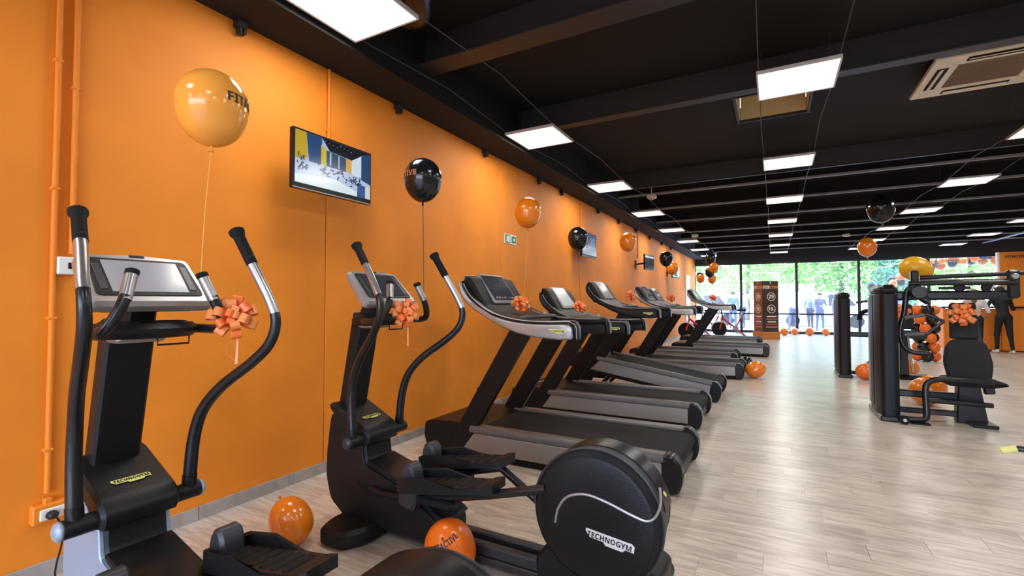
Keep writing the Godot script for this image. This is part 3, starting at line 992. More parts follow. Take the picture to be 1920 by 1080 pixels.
	# console body between the arms
	var con := part("console", cached("tm_console", func(): return mk(ext(rounded([Vector2(0.455, 1.30), Vector2(0.405, 1.40), Vector2(0.395, 1.47), Vector2(0.42, 1.515), Vector2(0.46, 1.51), Vector2(0.62, 1.265), Vector2(0.72, 1.20), Vector2(0.95, 1.135), Vector2(0.96, 1.10), Vector2(0.70, 1.14), Vector2(0.55, 1.20)], 0.02, 3), -0.37, 0.37, 0.01), 50.0)), M.plastic, t, lift)
	part("front_shell", cached("tm_shell", func(): return mk(ext(rounded([Vector2(0.50, 1.235), Vector2(0.40, 1.375), Vector2(0.385, 1.46), Vector2(0.41, 1.525), Vector2(0.395, 1.53), Vector2(0.372, 1.465), Vector2(0.387, 1.365), Vector2(0.49, 1.22)], 0.008, 2), -0.36, 0.36, 0.006), 50.0)), M.silver if a[2] else M.plastic, con)
	var nz := Vector3(0.81, 0.59, 0).normalized()
	var ny := Vector3(-0.59, 0.81, 0).normalized()
	var dis := part("display", cached("tm_display", func(): return mk(ext(rounded([Vector2(-0.215, -0.165), Vector2(0.215, -0.165), Vector2(0.2, 0.16), Vector2(-0.2, 0.16)], 0.025, 4), -0.02, 0.016, 0.008))), M.silver, con)
	dis.transform = Transform3D(Basis(ny.cross(nz), ny, nz), Vector3(0.512, 1.412, 0))
	part("screen", cached("tm_screen", func(): return mk(box(Vector3(0, 0.0, 0.017), Vector3(0.37, 0.27, 0.006), 0.001))), {"off": M.screen_off, "white": M.screen_white, "grey": M.screen_grey}[a[3]], dis)
	if a[3] == "off":
		for r in 5:
			for c in 4:
				part("readout", cached("tm_read", func(): return mk(box(Vector3.ZERO, Vector3(0.03, 0.004, 0.002)))), M.plastic_grey, dis, Vector3(-0.13 + c * 0.085, 0.09 - r * 0.036, 0.0205))
		for c in 7:
			part("key", cached("tm_key", func(): return mk(box(Vector3.ZERO, Vector3(0.026, 0.02, 0.003), 0.001))), [M.key, M.key, M.key_red, M.key, M.key_blue, M.key_blue, M.key][c], dis, Vector3(-0.14 + c * 0.046, -0.112, 0.0205))
	part("cross_handle", cached("tm_cross", func(): return mk(tube(spline([Vector3(0.88, 1.145, -0.36), Vector3(0.95, 1.165, -0.3), Vector3(0.97, 1.17, 0), Vector3(0.95, 1.165, 0.3), Vector3(0.88, 1.145, 0.36)]), 0.017, 10))), M.plastic_grey, con)
	part("safety_key", cached("tm_safety", func(): return mk(ball(Vector3(0.93, 1.19, -0.12), Vector3(0.022, 0.018, 0.022), 12, 8))), M.silver, con)

func arm_curve() -> Array:
	return [Vector2(0.412, 1.445), Vector2(0.432, 1.405), Vector2(0.504, 1.315), Vector2(0.66, 1.208), Vector2(0.86, 1.146), Vector2(1.095, 1.122), Vector2(1.385, 1.127)]

func arm_outline(up: float) -> PackedVector2Array:
	var top := spline(arm_curve(), 5)
	var low := spline([Vector2(1.402, 1.013), Vector2(1.273, 1.008), Vector2(1.049, 1.028), Vector2(0.835, 1.082), Vector2(0.661, 1.164), Vector2(0.477, 1.272), Vector2(0.398, 1.372), Vector2(0.385, 1.45)], 5)
	var o := PackedVector2Array()
	for p in low:
		o.append(p)
	o.append(Vector2(0.395, 1.475))
	for p in top:
		o.append(p)
	o.append(Vector2(1.41, 1.105))
	o.append(Vector2(1.418, 1.03))
	return o

func arm_trim() -> PackedVector2Array:
	# a dark rail a little above the arm that turns down round its rear end
	var c := spline(arm_curve(), 5)
	var o := PackedVector2Array()
	var out := []
	for i in c.size():
		var d: Vector2 = (c[mini(i + 1, c.size() - 1)] - c[maxi(i - 1, 0)]).normalized()
		var n := Vector2(-d.y, d.x)
		if n.y < 0:
			n = -n
		out.append(c[i] + n * 0.028)
		o.append(c[i] - n * 0.03)
	o.append(Vector2(1.42, 1.08))
	o.append(Vector2(1.42, 1.01))
	o.append(Vector2(1.452, 1.01))
	o.append(Vector2(1.452, 1.105))
	o.append(Vector2(1.435, 1.14))
	o.append(Vector2(1.41, 1.154))
	for i in range(out.size() - 1, -1, -1):
		o.append(out[i])
	return o

func arm_line(z: float) -> Array:
	var c := spline(arm_curve(), 5)
	var out := []
	for i in c.size():
		var d: Vector2 = (c[mini(i + 1, c.size() - 1)] - c[maxi(i - 1, 0)]).normalized()
		var n := Vector2(-d.y, d.x)
		if n.y < 0:
			n = -n
		var p: Vector2 = c[i] + n * 0.022
		out.append(Vector3(p.x, p.y, z))
	out.append(Vector3(1.43, 1.13, z))
	out.append(Vector3(1.447, 1.10, z))
	out.append(Vector3(1.448, 1.02, z))
	return out

# ---------------------------------------------------------------- weight machines
func make_weight_machines():
	var m := thing("weight_machine", "black weight machine with tall weight tower and padded seat carrying an orange bow", "weight machine", Vector3(1.1, 0, -6.85))
	weight_tower(m, 1.485)
	# local coordinates: x to the side away from the tower, z towards the camera side
	part("base_rail", mk(box(Vector3(0.42, 0.085, 0.0), Vector3(0.75, 0.06, 0.08), 0.01)), M.tube_paint, m)
	part("base_rail", mk(box(Vector3(0.40, 0.27, 0.0), Vector3(0.62, 0.075, 0.07), 0.012)), M.tube_paint, m)
	part("front_tube", mk(tube(spline([Vector3(0.06, 0.045, 0.33), Vector3(0.2, 0.045, 0.33), Vector3(0.285, 0.06, 0.32), Vector3(0.3, 0.14, 0.3), Vector3(0.3, 0.36, 0.28), Vector3(0.33, 0.44, 0.27), Vector3(0.42, 0.475, 0.26), Vector3(0.6, 0.475, 0.24), Vector3(0.86, 0.468, 0.2)], 5), 0.03, 12)), M.tube_paint, m)
	part("side_tube", mk(tube([Vector3(0.3, 0.25, 0.28), Vector3(0.84, 0.235, 0.22)], 0.026, 12)), M.tube_paint, m)
	part("foot_plate", mk(box(Vector3(0.24, 0.008, 0.33), Vector3(0.16, 0.016, 0.1), 0.004)), M.rubber, m)
	part("wheel", mk(disc_z(Vector3(0.09, 0.05, 0.44), 0.045, 0.04, 22, 0.008)), M.rubber, m)
	part("hub", mk(disc_z(Vector3(0.09, 0.05, 0.463), 0.018, 0.01, 14, 0.002)), M.silver, m)
	part("seat_post", mk(tf(ext(rounded([Vector2(0.60, 0.0), Vector2(0.86, 0.0), Vector2(0.80, 0.40), Vector2(0.62, 0.44)], 0.02, 3), -0.06, 0.06, 0.012), Transform3D())), M.tube_paint, m)
	part("rear_foot", mk(box(Vector3(0.78, 0.018, 0.0), Vector3(0.2, 0.036, 0.5), 0.008)), M.tube_paint, m)
	var seat := part("seat", mk(ext(rounded([Vector2(0.50, 0.41), Vector2(0.88, 0.405), Vector2(0.985, 0.43), Vector2(0.97, 0.46), Vector2(0.86, 0.49), Vector2(0.52, 0.475)], 0.03, 4), -0.19, 0.19, 0.02)), M.upholstery, m)
	part("piping", mk(box(Vector3(0.70, 0.408, 0), Vector3(0.36, 0.008, 0.36), 0.003)), M.rubber, seat)
	# back pads, turned to the camera side
	part("back_pad", mk(tf(ext(rounded([Vector2(-0.17, 0.0), Vector2(0.175, 0.0), Vector2(0.205, 0.19), Vector2(0.165, 0.40), Vector2(0.11, 0.46), Vector2(-0.11, 0.46), Vector2(-0.18, 0.38), Vector2(-0.205, 0.2)], 0.06, 4), -0.04, 0.04, 0.02), Transform3D(Basis(Vector3.RIGHT, -0.16), Vector3(0.75, 0.43, -0.10)))), M.upholstery, m)
	part("head_pad", mk(tf(ext(rounded([Vector2(-0.12, 0.0), Vector2(0.12, 0.0), Vector2(0.11, 0.40), Vector2(-0.11, 0.40)], 0.03, 3), -0.035, 0.035, 0.015), Transform3D(Basis(Vector3.RIGHT, -0.10), Vector3(0.735, 0.885, -0.17)))), M.upholstery, m)
	part("back_post", mk(tf(box(Vector3.ZERO, Vector3(0.09, 1.0, 0.06), 0.012), Transform3D(Basis(Vector3.RIGHT, -0.14) * Basis(Vector3(0, 0, 1), 0.12), Vector3(0.88, 0.78, -0.26)))), M.tube_paint, m)
	part("adjuster", mk(box(Vector3(0.845, 0.435, 0.16), Vector3(0.06, 0.02, 0.03), 0.006)), M.lime_grip, m)
	# overhead beam and bars
	part("top_beam", mk(tf(box(Vector3.ZERO, Vector3(1.1, 0.1, 0.1), 0.02), Transform3D(Basis(Vector3(0, 0, 1), 0.005), Vector3(0.55, 1.365, -0.02)))), M.tube_paint, m)
	part("upper_bar", mk(tube([Vector3(0.33, 1.565, 0.0), Vector3(1.35, 1.60, 0.0)], 0.024, 12)), M.tube_paint, m)
	part("middle_bar", mk(tube([Vector3(0.22, 1.50, 0.05), Vector3(1.1, 1.495, 0.05)], 0.026, 12)), M.tube_paint, m)
	part("thin_bar", mk(tube([Vector3(0.34, 1.535, -0.05), Vector3(1.05, 1.53, -0.05)], 0.012, 8)), M.grip_steel, m)
	part("head_post", mk(box(Vector3(0.285, 1.58, 0.0), Vector3(0.07, 0.13, 0.07), 0.012)), M.plastic_smooth, m)
	part("pivot", mk(disc_z(Vector3(0.30, 1.40, 0.09), 0.08, 0.1, 24, 0.015)), M.tube_paint, m)
	part("end_post", mk(tf(box(Vector3.ZERO, Vector3(0.1, 0.3, 0.1), 0.02), Transform3D(Basis(), Vector3(1.08, 1.48, 0.0)))), M.tube_paint, m)
	part("end_pivot", mk(disc_z(Vector3(1.08, 1.56, 0.06), 0.03, 0.06, 18, 0.006)), M.grip_steel, m)
	for k in 2:
		part("pulley", mk(disc_z(Vector3(0.66 + k * 0.22, 1.45, 0.02), 0.05, 0.03, 20, 0.006)), M.plastic_smooth, m)
	part("pulley_strut", mk(tf(box(Vector3.ZERO, Vector3(0.26, 0.03, 0.06), 0.008), Transform3D(Basis(), Vector3(0.62, 1.445, 0.0)))), M.plastic_smooth, m)
	part("slant_strut", mk(tube([Vector3(0.90, 1.41, 0.05), Vector3(0.94, 1.495, 0.05)], 0.012, 8)), M.grip_steel, m)
	# the curved swing frame with its levers
	var sw := part("swing_frame", mk(tube(spline([Vector3(0.36, 1.48, 0.02), Vector3(0.25, 1.465, 0.04), Vector3(0.205, 1.40, 0.05), Vector3(0.19, 1.28, 0.06), Vector3(0.175, 1.15, 0.06), Vector3(0.145, 1.02, 0.06), Vector3(0.14, 0.9, 0.06), Vector3(0.175, 0.79, 0.06), Vector3(0.25, 0.735, 0.06), Vector3(0.38, 0.725, 0.06)], 5), 0.028, 12)), M.tube_paint, m)
	for y in [1.135, 0.945]:
		part("lever", mk(tube([Vector3(0.16, y - 0.015, 0.1), Vector3(0.36, y + (0.02 if y > 1 else 0.0), 0.12), Vector3(0.50, 1.085, 0.12)], 0.017, 10)), M.tube_paint, sw)
		part("lever_grip", mk(tube([Vector3(0.17, y - 0.015, 0.1), Vector3(0.34, y + (0.015 if y > 1 else 0.0), 0.118)], 0.021, 12)), M.foot_rail, sw)
	part("brace", mk(tube([Vector3(0.24, 1.42, 0.08), Vector3(0.39, 1.29, 0.08)], 0.04, 10)), M.tube_paint, sw)
	part("cross_strut", mk(tube([Vector3(0.36, 1.14, 0.12), Vector3(0.45, 1.03, 0.12)], 0.012, 8)), M.tube_paint, sw)

	var b := thing("weight_machine", "black weight tower with low bar standing behind the orange floor balloon", "weight machine", Vector3(1.05, 0, -10.15))
	weight_tower(b, 1.455)
	part("base_rail", mk(box(Vector3(0.62, 0.72, -0.1), Vector3(1.1, 0.09, 0.08), 0.015)), M.tube_paint, b)
	part("base_rail", mk(box(Vector3(0.62, 0.05, -0.1), Vector3(1.1, 0.06, 0.1), 0.015)), M.tube_paint, b)
	part("rear_post", mk(box(Vector3(0.86, 0.4, -0.1), Vector3(0.12, 0.8, 0.1), 0.015)), M.tube_paint, b)
	part("seat", mk(tf(ext(rounded([Vector2(-0.16, 0.0), Vector2(0.16, 0.0), Vector2(0.14, 0.42), Vector2(-0.14, 0.42)], 0.04, 3), -0.04, 0.04, 0.02), Transform3D(Basis(Vector3.RIGHT, -0.1), Vector3(0.84, 0.83, -0.05)))), M.upholstery, b)
	part("seat_pad", mk(box(Vector3(0.84, 0.78, 0.1), Vector3(0.34, 0.07, 0.36), 0.02)), M.upholstery, b)
	part("handle_bar", mk(tube(spline([Vector3(0.20, 1.28, 0.05), Vector3(0.5, 1.32, 0.1), Vector3(0.85, 1.34, 0.1)]), 0.022, 10)), M.tube_paint, b)
	part("knee_roll", mk(tube(spline([Vector3(0.22, 0.98, 0.2), Vector3(0.25, 1.09, 0.2), Vector3(0.33, 1.14, 0.2), Vector3(0.46, 1.14, 0.2)]), 0.035, 12)), M.rubber, b)
	part("rod", mk(tube([Vector3(0.9, 0.75, -0.02), Vector3(0.96, 0.12, -0.02)], 0.018, 8)), M.chrome, b)
	part("foot_plate", mk(box(Vector3(0.9, 0.02, -0.05), Vector3(0.24, 0.04, 0.3), 0.01)), M.rubber, b)

	# lever with a lime grip reaching in from the machine beside the camera
	var h := thing("lever_machine", "black curved machine lever with lime green grip at the edge of the picture", "gym machine", Vector3(2.45, 0, -2.9))
	part("post", mk(box(Vector3(0, 0.42, 0), Vector3(0.1, 0.84, 0.1), 0.015)), M.tube_paint, h)
	part("foot", mk(box(Vector3(0, 0.025, 0), Vector3(0.5, 0.05, 0.5), 0.012)), M.tube_paint, h)
	var g := [Vector3(1.137, 0.434, -3.8), Vector3(1.205, 0.457, -3.79)]
	var o := Vector3(2.45, 0, -2.9)
	part("lever", mk(tube(spline([g[1] - o, Vector3(1.24, 0.455, -3.78) - o, Vector3(1.30, 0.40, -3.74) - o, Vector3(1.6, 0.40, -3.5) - o, Vector3(2.44, 0.6, -2.92) - o]), 0.017, 10)), M.tube_paint, h)
	part("grip", mk(tube([g[0] - o, g[0].lerp(g[1], 0.08) - o, g[1] - o], [0.014, 0.0195, 0.0195], 14)), M.lime_grip, h)

func weight_tower(m: Node3D, hgt: float):
	# a shroud of two curved shields round the weight stack, with a domed cap
	part("tower_shield", mk(tf(ext(rounded([Vector2(-0.075, -0.34), Vector2(0.075, -0.34), Vector2(0.105, -0.15), Vector2(0.105, 0.15), Vector2(0.075, 0.36), Vector2(-0.075, 0.36), Vector2(-0.105, 0.15), Vector2(-0.105, -0.15)], 0.05, 4), 0.05, hgt - 0.1, 0.006), Transform3D(Basis(Vector3.RIGHT, -PI / 2), Vector3.ZERO)), 30.0), M.plastic, m)
	part("tower_edge", mk(box(Vector3(-0.075, hgt / 2 - 0.02, -0.27), Vector3(0.05, hgt - 0.22, 0.1), 0.012)), M.silver_blue, m)
	part("stack_gap", mk(box(Vector3(-0.094, hgt / 2, 0.05), Vector3(0.03, hgt - 0.24, 0.03), 0.004)), M.rubber, m)
	part("tower_cap", mk(tf(ext(rounded([Vector2(-0.075, -0.35), Vector2(0.075, -0.35), Vector2(0.11, -0.15), Vector2(0.11, 0.15), Vector2(0.075, 0.37), Vector2(-0.075, 0.37), Vector2(-0.11, 0.15), Vector2(-0.11, -0.15)], 0.05, 4), hgt - 0.12, hgt, 0.045), Transform3D(Basis(Vector3.RIGHT, -PI / 2), Vector3.ZERO)), 60.0), M.plastic_smooth, m)
	part("tower_base", mk(box(Vector3(0, 0.03, 0), Vector3(0.2, 0.06, 0.74), 0.012)), M.tube_paint, m)

# ---------------------------------------------------------------- spinning bikes by the windows
func make_bikes():
	var i := 0
	for a in [[Vector3(-2.2, 0, -16.9), "spinning bike with red frame half hidden behind the sixth treadmill's console"], [Vector3(-1.3, 0, -18.3), "spinning bike with black wheel standing closest to the display tower"], [Vector3(-2.2, 0, -20.2), "spinning bike in the corner between orange wall and windows"]]:
		var b := thing("spinning_bike", a[1], "exercise bike", a[0], 0.35, "spinning bikes by the windows")
		part("flywheel", cached("bike_wheel", func(): return mk(disc_z(Vector3(-0.42, 0.33, 0), 0.25, 0.05, 32, 0.012))), M.plastic_smooth, b)
		part("wheel_guard", cached("bike_guard", func():
			var pts := []
			for k in 15:
				var q := deg_to_rad(20 + 12 * k)
				pts.append(Vector3(-0.42 + 0.28 * cos(q), 0.33 + 0.28 * sin(q), 0.035))
			return mk(tube(pts, 0.018, 8))), M.white_paint, b)
		part("frame", cached("bike_frame", func():
			var t := tube([Vector3(-0.42, 0.33, 0.05), Vector3(-0.30, 0.72, 0)], 0.03, 10)
			t.append_array(tube([Vector3(-0.30, 0.72, 0), Vector3(0.12, 0.36, 0), Vector3(0.30, 0.72, 0)], 0.035, 10))
			t.append_array(tube([Vector3(0.12, 0.36, 0), Vector3(0.45, 0.08, 0)], 0.03, 10))
			t.append_array(tube([Vector3(-0.42, 0.33, -0.05), Vector3(-0.5, 0.08, 0)], 0.025, 10))
			return mk(t)), M.red, b)
		part("foot_bar", cached("bike_foot", func(): return mk(tube([Vector3(0, 0.045, -0.26), Vector3(0, 0.045, 0.26)], 0.035, 10))), M.plastic, b, Vector3(0.45, 0, 0))
		part("foot_bar", cache.bike_foot, M.plastic, b, Vector3(-0.5, 0, 0))
		part("seat_post", cached("bike_post", func(): return mk(tube([Vector3(0.28, 0.66, 0), Vector3(0.34, 0.96, 0)], 0.022, 10))), M.chrome, b)
		part("saddle", cached("bike_saddle", func(): return mk(tf(ext(rounded([Vector2(-0.16, -0.02), Vector2(0.12, -0.11), Vector2(0.14, 0.11), Vector2(-0.16, 0.02)], 0.03, 3), -0.03, 0.03, 0.015), Transform3D(Basis(Vector3.RIGHT, -PI / 2), Vector3(0.33, 0.99, 0))))), M.rubber, b)
		part("handlebar", cached("bike_bar", func():
			var t := tube([Vector3(-0.30, 0.70, 0), Vector3(-0.36, 1.06, 0)], 0.022, 10)
			t.append_array(tube(spline([Vector3(-0.58, 1.14, 0.2), Vector3(-0.42, 1.08, 0.2), Vector3(-0.34, 1.07, 0), Vector3(-0.42, 1.08, -0.2), Vector3(-0.58, 1.14, -0.2)]), 0.017, 8))
			return mk(t)), M.rubber, b)
		part("crank", cached("bike_crank", func():
			var t := disc_z(Vector3(0.1, 0.36, 0.07), 0.1, 0.02, 20, 0.004)
			t.append_array(box(Vector3(0.16, 0.28, 0.1), Vector3(0.03, 0.18, 0.02), 0.004))
			t.append_array(box(Vector3(0.16, 0.2, 0.15), Vector3(0.1, 0.025, 0.09), 0.006))
			return mk(t)), M.grip_steel, b)
		i += 1

# ---------------------------------------------------------------- reception side
func make_reception():
	var d := thing("reception_desk", "long orange reception desk with dark worktop edge", "reception desk", Vector3(4.0, 0, -16.9))
	for k in 5:
		part("front_panel", mk(box(Vector3(0.32 + 0.95 * k + 0.35, 0.57, 0.0), Vector3(0.94, 1.08, 0.04), 0.004)), M.orange_paint, d)
	part("side_panel", mk(box(Vector3(0.02, 0.57, -0.3), Vector3(0.05, 1.1, 0.7), 0.006)), M.orange_paint, d)
	part("carcass", mk(box(Vector3(2.4, 0.56, -0.34), Vector3(4.7, 1.06, 0.6), 0.006)), M.white_paint, d)
	part("front_panel", mk(box(Vector3(0.1, 0.57, 0.0), Vector3(0.2, 1.08, 0.05), 0.006)), M.orange_paint, d)
	part("worktop", mk(box(Vector3(2.4, 1.14, -0.3), Vector3(4.85, 0.045, 0.75), 0.008)), M.plastic_smooth, d)
	part("plinth", mk(box(Vector3(2.4, 0.02, -0.02), Vector3(4.7, 0.04, 0.03))), M.black_steel, d)
	# orange partition behind it
	var p := struct("wall_partition", mk(box(Vector3(7.4, 1.37, -19.1), Vector3(3.2, 2.74, 0.12), 0.01)), M.orange_paint)
	part("edge_strip", mk(box(Vector3(5.78, 1.37, -19.1), Vector3(0.05, 2.74, 0.14), 0.006)), M.white_paint, p)
	var lg := part("lettering", lettering("FITACTIVE", 0.10, 0.01), M.logo_ink, p, Vector3(6.16, 2.60, -19.03))
	# a laptop and a till box on the desk
	var lap := thing("till_screen", "small black till screen standing on the reception desk", "till", Vector3(6.05, 1.163, -17.0))
	part("screen", mk(tf(box(Vector3(0, 0.2, 0), Vector3(0.34, 0.26, 0.03), 0.008), Transform3D(Basis(Vector3.UP, 0.3), Vector3.ZERO))), M.plastic_smooth, lap)
	part("stand", mk(box(Vector3(0, 0.05, 0), Vector3(0.06, 0.1, 0.05), 0.008)), M.plastic_smooth, lap)
	part("base", mk(box(Vector3(0, 0.008, 0), Vector3(0.2, 0.016, 0.16), 0.004)), M.plastic_smooth, lap)
	# the printed display tower by the windows
	var t := thing("display_tower", "brown printed display tower with circles and price rings near the windows", "display tower", Vector3(-0.245, 0, -18.75), 0.555)
	var w := 0.56
	part("body", mk(box(Vector3(0, 1.13, 0), Vector3(w, 1.74, w), 0.006)), mat(col(72, 42, 32), 0.5), t)
	part("base", mk(box(Vector3(0, 0.13, 0), Vector3(w + 0.06, 0.26, w + 0.06), 0.01)), mat(col(196, 120, 52), 0.5), t)
	for f in 2:
		var side := Basis() if f == 0 else Basis(Vector3.UP, -PI / 2)
		var face := Node3D.new()
		face.name = "printed_face"
		t.add_child(face, true)
		face.transform = Transform3D(side, side * Vector3(0, 0, w / 2 + 0.001))
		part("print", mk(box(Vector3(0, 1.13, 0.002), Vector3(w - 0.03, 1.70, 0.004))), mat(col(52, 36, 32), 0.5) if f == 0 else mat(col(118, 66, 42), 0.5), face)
		part("lettering", lettering("FIT", 0.15, 0.006), M.logo_white, face, Vector3(-0.155, 1.78, 0.006))
		part("lettering", lettering("ACTIVE", 0.125, 0.006), mat(col(240, 140, 60), 0.5), face, Vector3(0.095, 1.78, 0.006))
		for k in 2:
			var cy := 1.46 - 0.42 * k
			part("price_ring", mk(lathe([Vector2(0.125, 0), Vector2(0.125, 0.006), Vector2(0.148, 0.006), Vector2(0.148, 0), Vector2(0.125, 0)], 28, Transform3D(Basis(Vector3.RIGHT, PI / 2), Vector3(0.02, cy, 0.004)))), mat(col(226, 190, 150), 0.5), face)
			part("lettering", lettering("29" if k == 0 else "19.", 0.17, 0.006), M.logo_white, face, Vector3(0.02, cy, 0.006))
		for k in 5:
			part("text_bar", mk(box(Vector3(0.03, 0.78 - 0.09 * k, 0.005), Vector3([0.34, 0.4, 0.3, 0.42, 0.42][k], 0.035, 0.004))), [M.logo_white, mat(col(196, 90, 70), 0.5), M.logo_white, mat(col(196, 90, 70), 0.5), mat(col(210, 130, 110), 0.5)][k], face)
		part("spot", mk(ball(Vector3(0, 1.93, 0.0), Vector3(0.025, 0.025, 0.01), 10, 6)), M.logo_white, face)

# ---------------------------------------------------------------- things on the wall
func painter(w: int, h: int, c: Color) -> Image:
	var im := Image.create(w, h, false, Image.FORMAT_RGB8)
	im.fill(c)
	return im

func fill_poly(im: Image, pts: Array, c: Color):
	# pts in fractions of the picture
	var p := PackedVector2Array()
	for q in pts:
		p.append(Vector2(q[0] * im.get_width(), q[1] * im.get_height()))
	var lo := p[0]
	var hi := p[0]
	for q in p:
		lo = lo.min(q)
		hi = hi.max(q)
	for y in range(maxi(int(lo.y), 0), mini(int(hi.y) + 1, im.get_height())):
		for x in range(maxi(int(lo.x), 0), mini(int(hi.x) + 1, im.get_width())):
			if Geometry2D.is_point_in_polygon(Vector2(x + 0.5, y + 0.5), p):
				im.set_pixel(x, y, c)

func tv_picture() -> Image:
	# what the television shows: a blue and yellow gym hall with a pale floor
	var im := painter(288, 162, Color(0.68, 0.76, 0.90))
	fill_poly(im, [[0, 0], [0.13, 0], [0.15, 0.5], [0, 0.55]], Color(0.78, 0.66, 0.20))
	fill_poly(im, [[0.13, 0], [0.32, 0.0], [0.31, 0.66], [0.17, 0.66]], Color(0.16, 0.30, 0.50))
	fill_poly(im, [[0.32, 0], [1, 0], [0.86, 0.09], [0.74, 0.26], [0.42, 0.22]], Color(0.08, 0.08, 0.13))
	fill_poly(im, [[0.31, 0.14], [0.38, 0.22], [0.38, 0.55], [0.31, 0.58]], Color(0.82, 0.72, 0.22))
	fill_poly(im, [[0.38, 0.22], [0.64, 0.26], [0.64, 0.54], [0.38, 0.54]], Color(0.20, 0.30, 0.42))
	fill_poly(im, [[0.42, 0.24], [0.44, 0.24], [0.44, 0.5], [0.42, 0.5]], Color(0.66, 0.80, 0.86))
	fill_poly(im, [[0.535, 0.26], [0.55, 0.26], [0.55, 0.52], [0.535, 0.52]], Color(0.80, 0.88, 0.92))
	fill_poly(im, [[0.64, 0.26], [0.72, 0.26], [0.72, 0.55], [0.64, 0.53]], Color(0.85, 0.66, 0.30))
	fill_poly(im, [[0.72, 0.26], [0.86, 0.1], [0.86, 0.56], [0.72, 0.58]], Color(0.84, 0.90, 0.95))
	fill_poly(im, [[0.86, 0.08], [1, 0], [1, 0.72], [0.86, 0.66]], Color(0.16, 0.28, 0.46))
	fill_poly(im, [[0, 0.55], [0.4, 0.54], [0.72, 0.55], [1, 0.68], [1, 1], [0, 1]], Color(0.72, 0.79, 0.91))
	fill_poly(im, [[0.0, 0.84], [0.5, 0.76], [0.8, 0.9], [0.8, 1], [0, 1]], Color(0.90, 0.95, 0.97))
	fill_poly(im, [[0.81, 0.72], [0.92, 0.74], [0.92, 1], [0.80, 1]], Color(0.22, 0.36, 0.58))
	fill_poly(im, [[0.93, 0.74], [1, 0.72], [1, 1], [0.93, 1]], Color(0.86, 0.86, 0.84))
	var r := RandomNumberGenerator.new()
	r.seed = 5
	for k in 110:
		# machines: clusters of dark strokes
		var cl: Array = [[0.07, 0.52], [0.08, 0.68], [0.31, 0.62], [0.41, 0.66], [0.55, 0.60], [0.72, 0.68], [0.80, 0.64], [0.68, 0.72]][k % 8]
		var cx: float = cl[0] + r.randf_range(-0.055, 0.055)
		var cy: float = cl[1] + r.randf_range(-0.07, 0.09)
		var dx := r.randf_range(-0.04, 0.04)
		var dy := r.randf_range(-0.08, 0.08)
		fill_poly(im, [[cx, cy], [cx + 0.014, cy + 0.012], [cx + dx + 0.014, cy + dy + 0.02], [cx + dx, cy + dy]], [Color(0.10, 0.13, 0.22), Color(0.18, 0.26, 0.44), Color(0.14, 0.18, 0.30)][k % 3])
	for k in 10:
		fill_poly(im, [[0.36 + 0.05 * k, 0.04 + 0.014 * (k % 4)], [0.368 + 0.05 * k, 0.04 + 0.014 * (k % 4)], [0.368 + 0.05 * k, 0.055 + 0.014 * (k % 4)], [0.36 + 0.05 * k, 0.055 + 0.014 * (k % 4)]], Color(0.75, 0.78, 0.9))
	return im

func screen_material(im: Image, glow: float) -> StandardMaterial3D:
	var m := mat(Color(0.02, 0.02, 0.02), 0.15)
	var tx := ImageTexture.create_from_image(im)
	m.emission_enabled = true
	m.emission_texture = tx
	m.emission = Color(0, 0, 0)
	m.emission_energy_multiplier = glow
	return m

func panel_uv(w: float, h: float) -> ArrayMesh:
	# a flat picture w by h in x, y that faces +z, with texture coordinates
	var arr := []
	arr.resize(Mesh.ARRAY_MAX)
	arr[Mesh.ARRAY_VERTEX] = PackedVector3Array([Vector3(-w / 2, -h / 2, 0), Vector3(-w / 2, h / 2, 0), Vector3(w / 2, h / 2, 0), Vector3(w / 2, -h / 2, 0)])
	arr[Mesh.ARRAY_NORMAL] = PackedVector3Array([Vector3(0, 0, 1), Vector3(0, 0, 1), Vector3(0, 0, 1), Vector3(0, 0, 1)])
	arr[Mesh.ARRAY_TEX_UV] = PackedVector2Array([Vector2(0, 1), Vector2(0, 0), Vector2(1, 0), Vector2(1, 1)])
	arr[Mesh.ARRAY_INDEX] = PackedInt32Array([0, 1, 2, 0, 2, 3])
	var m := ArrayMesh.new()
	m.add_surface_from_arrays(Mesh.PRIMITIVE_TRIANGLES, arr)
	return m

func television(label: String, at: Vector3, turn: float, w: float, pic: Material, arm: Vector3):
	var h := w * 0.585
	var t := thing("television", label, "television", at, turn, "wall televisions")
	part("case", mk(box(Vector3(0, 0, -0.02), Vector3(w, h, 0.04), 0.006)), M.plastic_smooth, t)
	part("back", mk(box(Vector3(0, -0.02, -0.05), Vector3(w * 0.6, h * 0.6, 0.04), 0.012)), M.plastic, t)
	part("screen", panel_uv(w - 0.03, h - 0.055), pic, t, Vector3(0, 0.012, 0.0008))
	part("lower_bar", mk(box(Vector3(0, -h / 2 + 0.004, 0.0), Vector3(w, 0.008, 0.012), 0.002)), M.silver, t)
	# wall bracket: a plate on the wall and an arm to the set
	var to: Vector3 = t.transform.affine_inverse() * arm
	part("bracket_arm", mk(tube([Vector3(0, 0, -0.06), to], 0.022, 8)), M.black_steel, t)
	part("bracket_plate", mk(tf(box(Vector3.ZERO, Vector3(0.02, 0.2, 0.12), 0.004), Transform3D(t.transform.basis.inverse(), to))), M.black_steel, t)

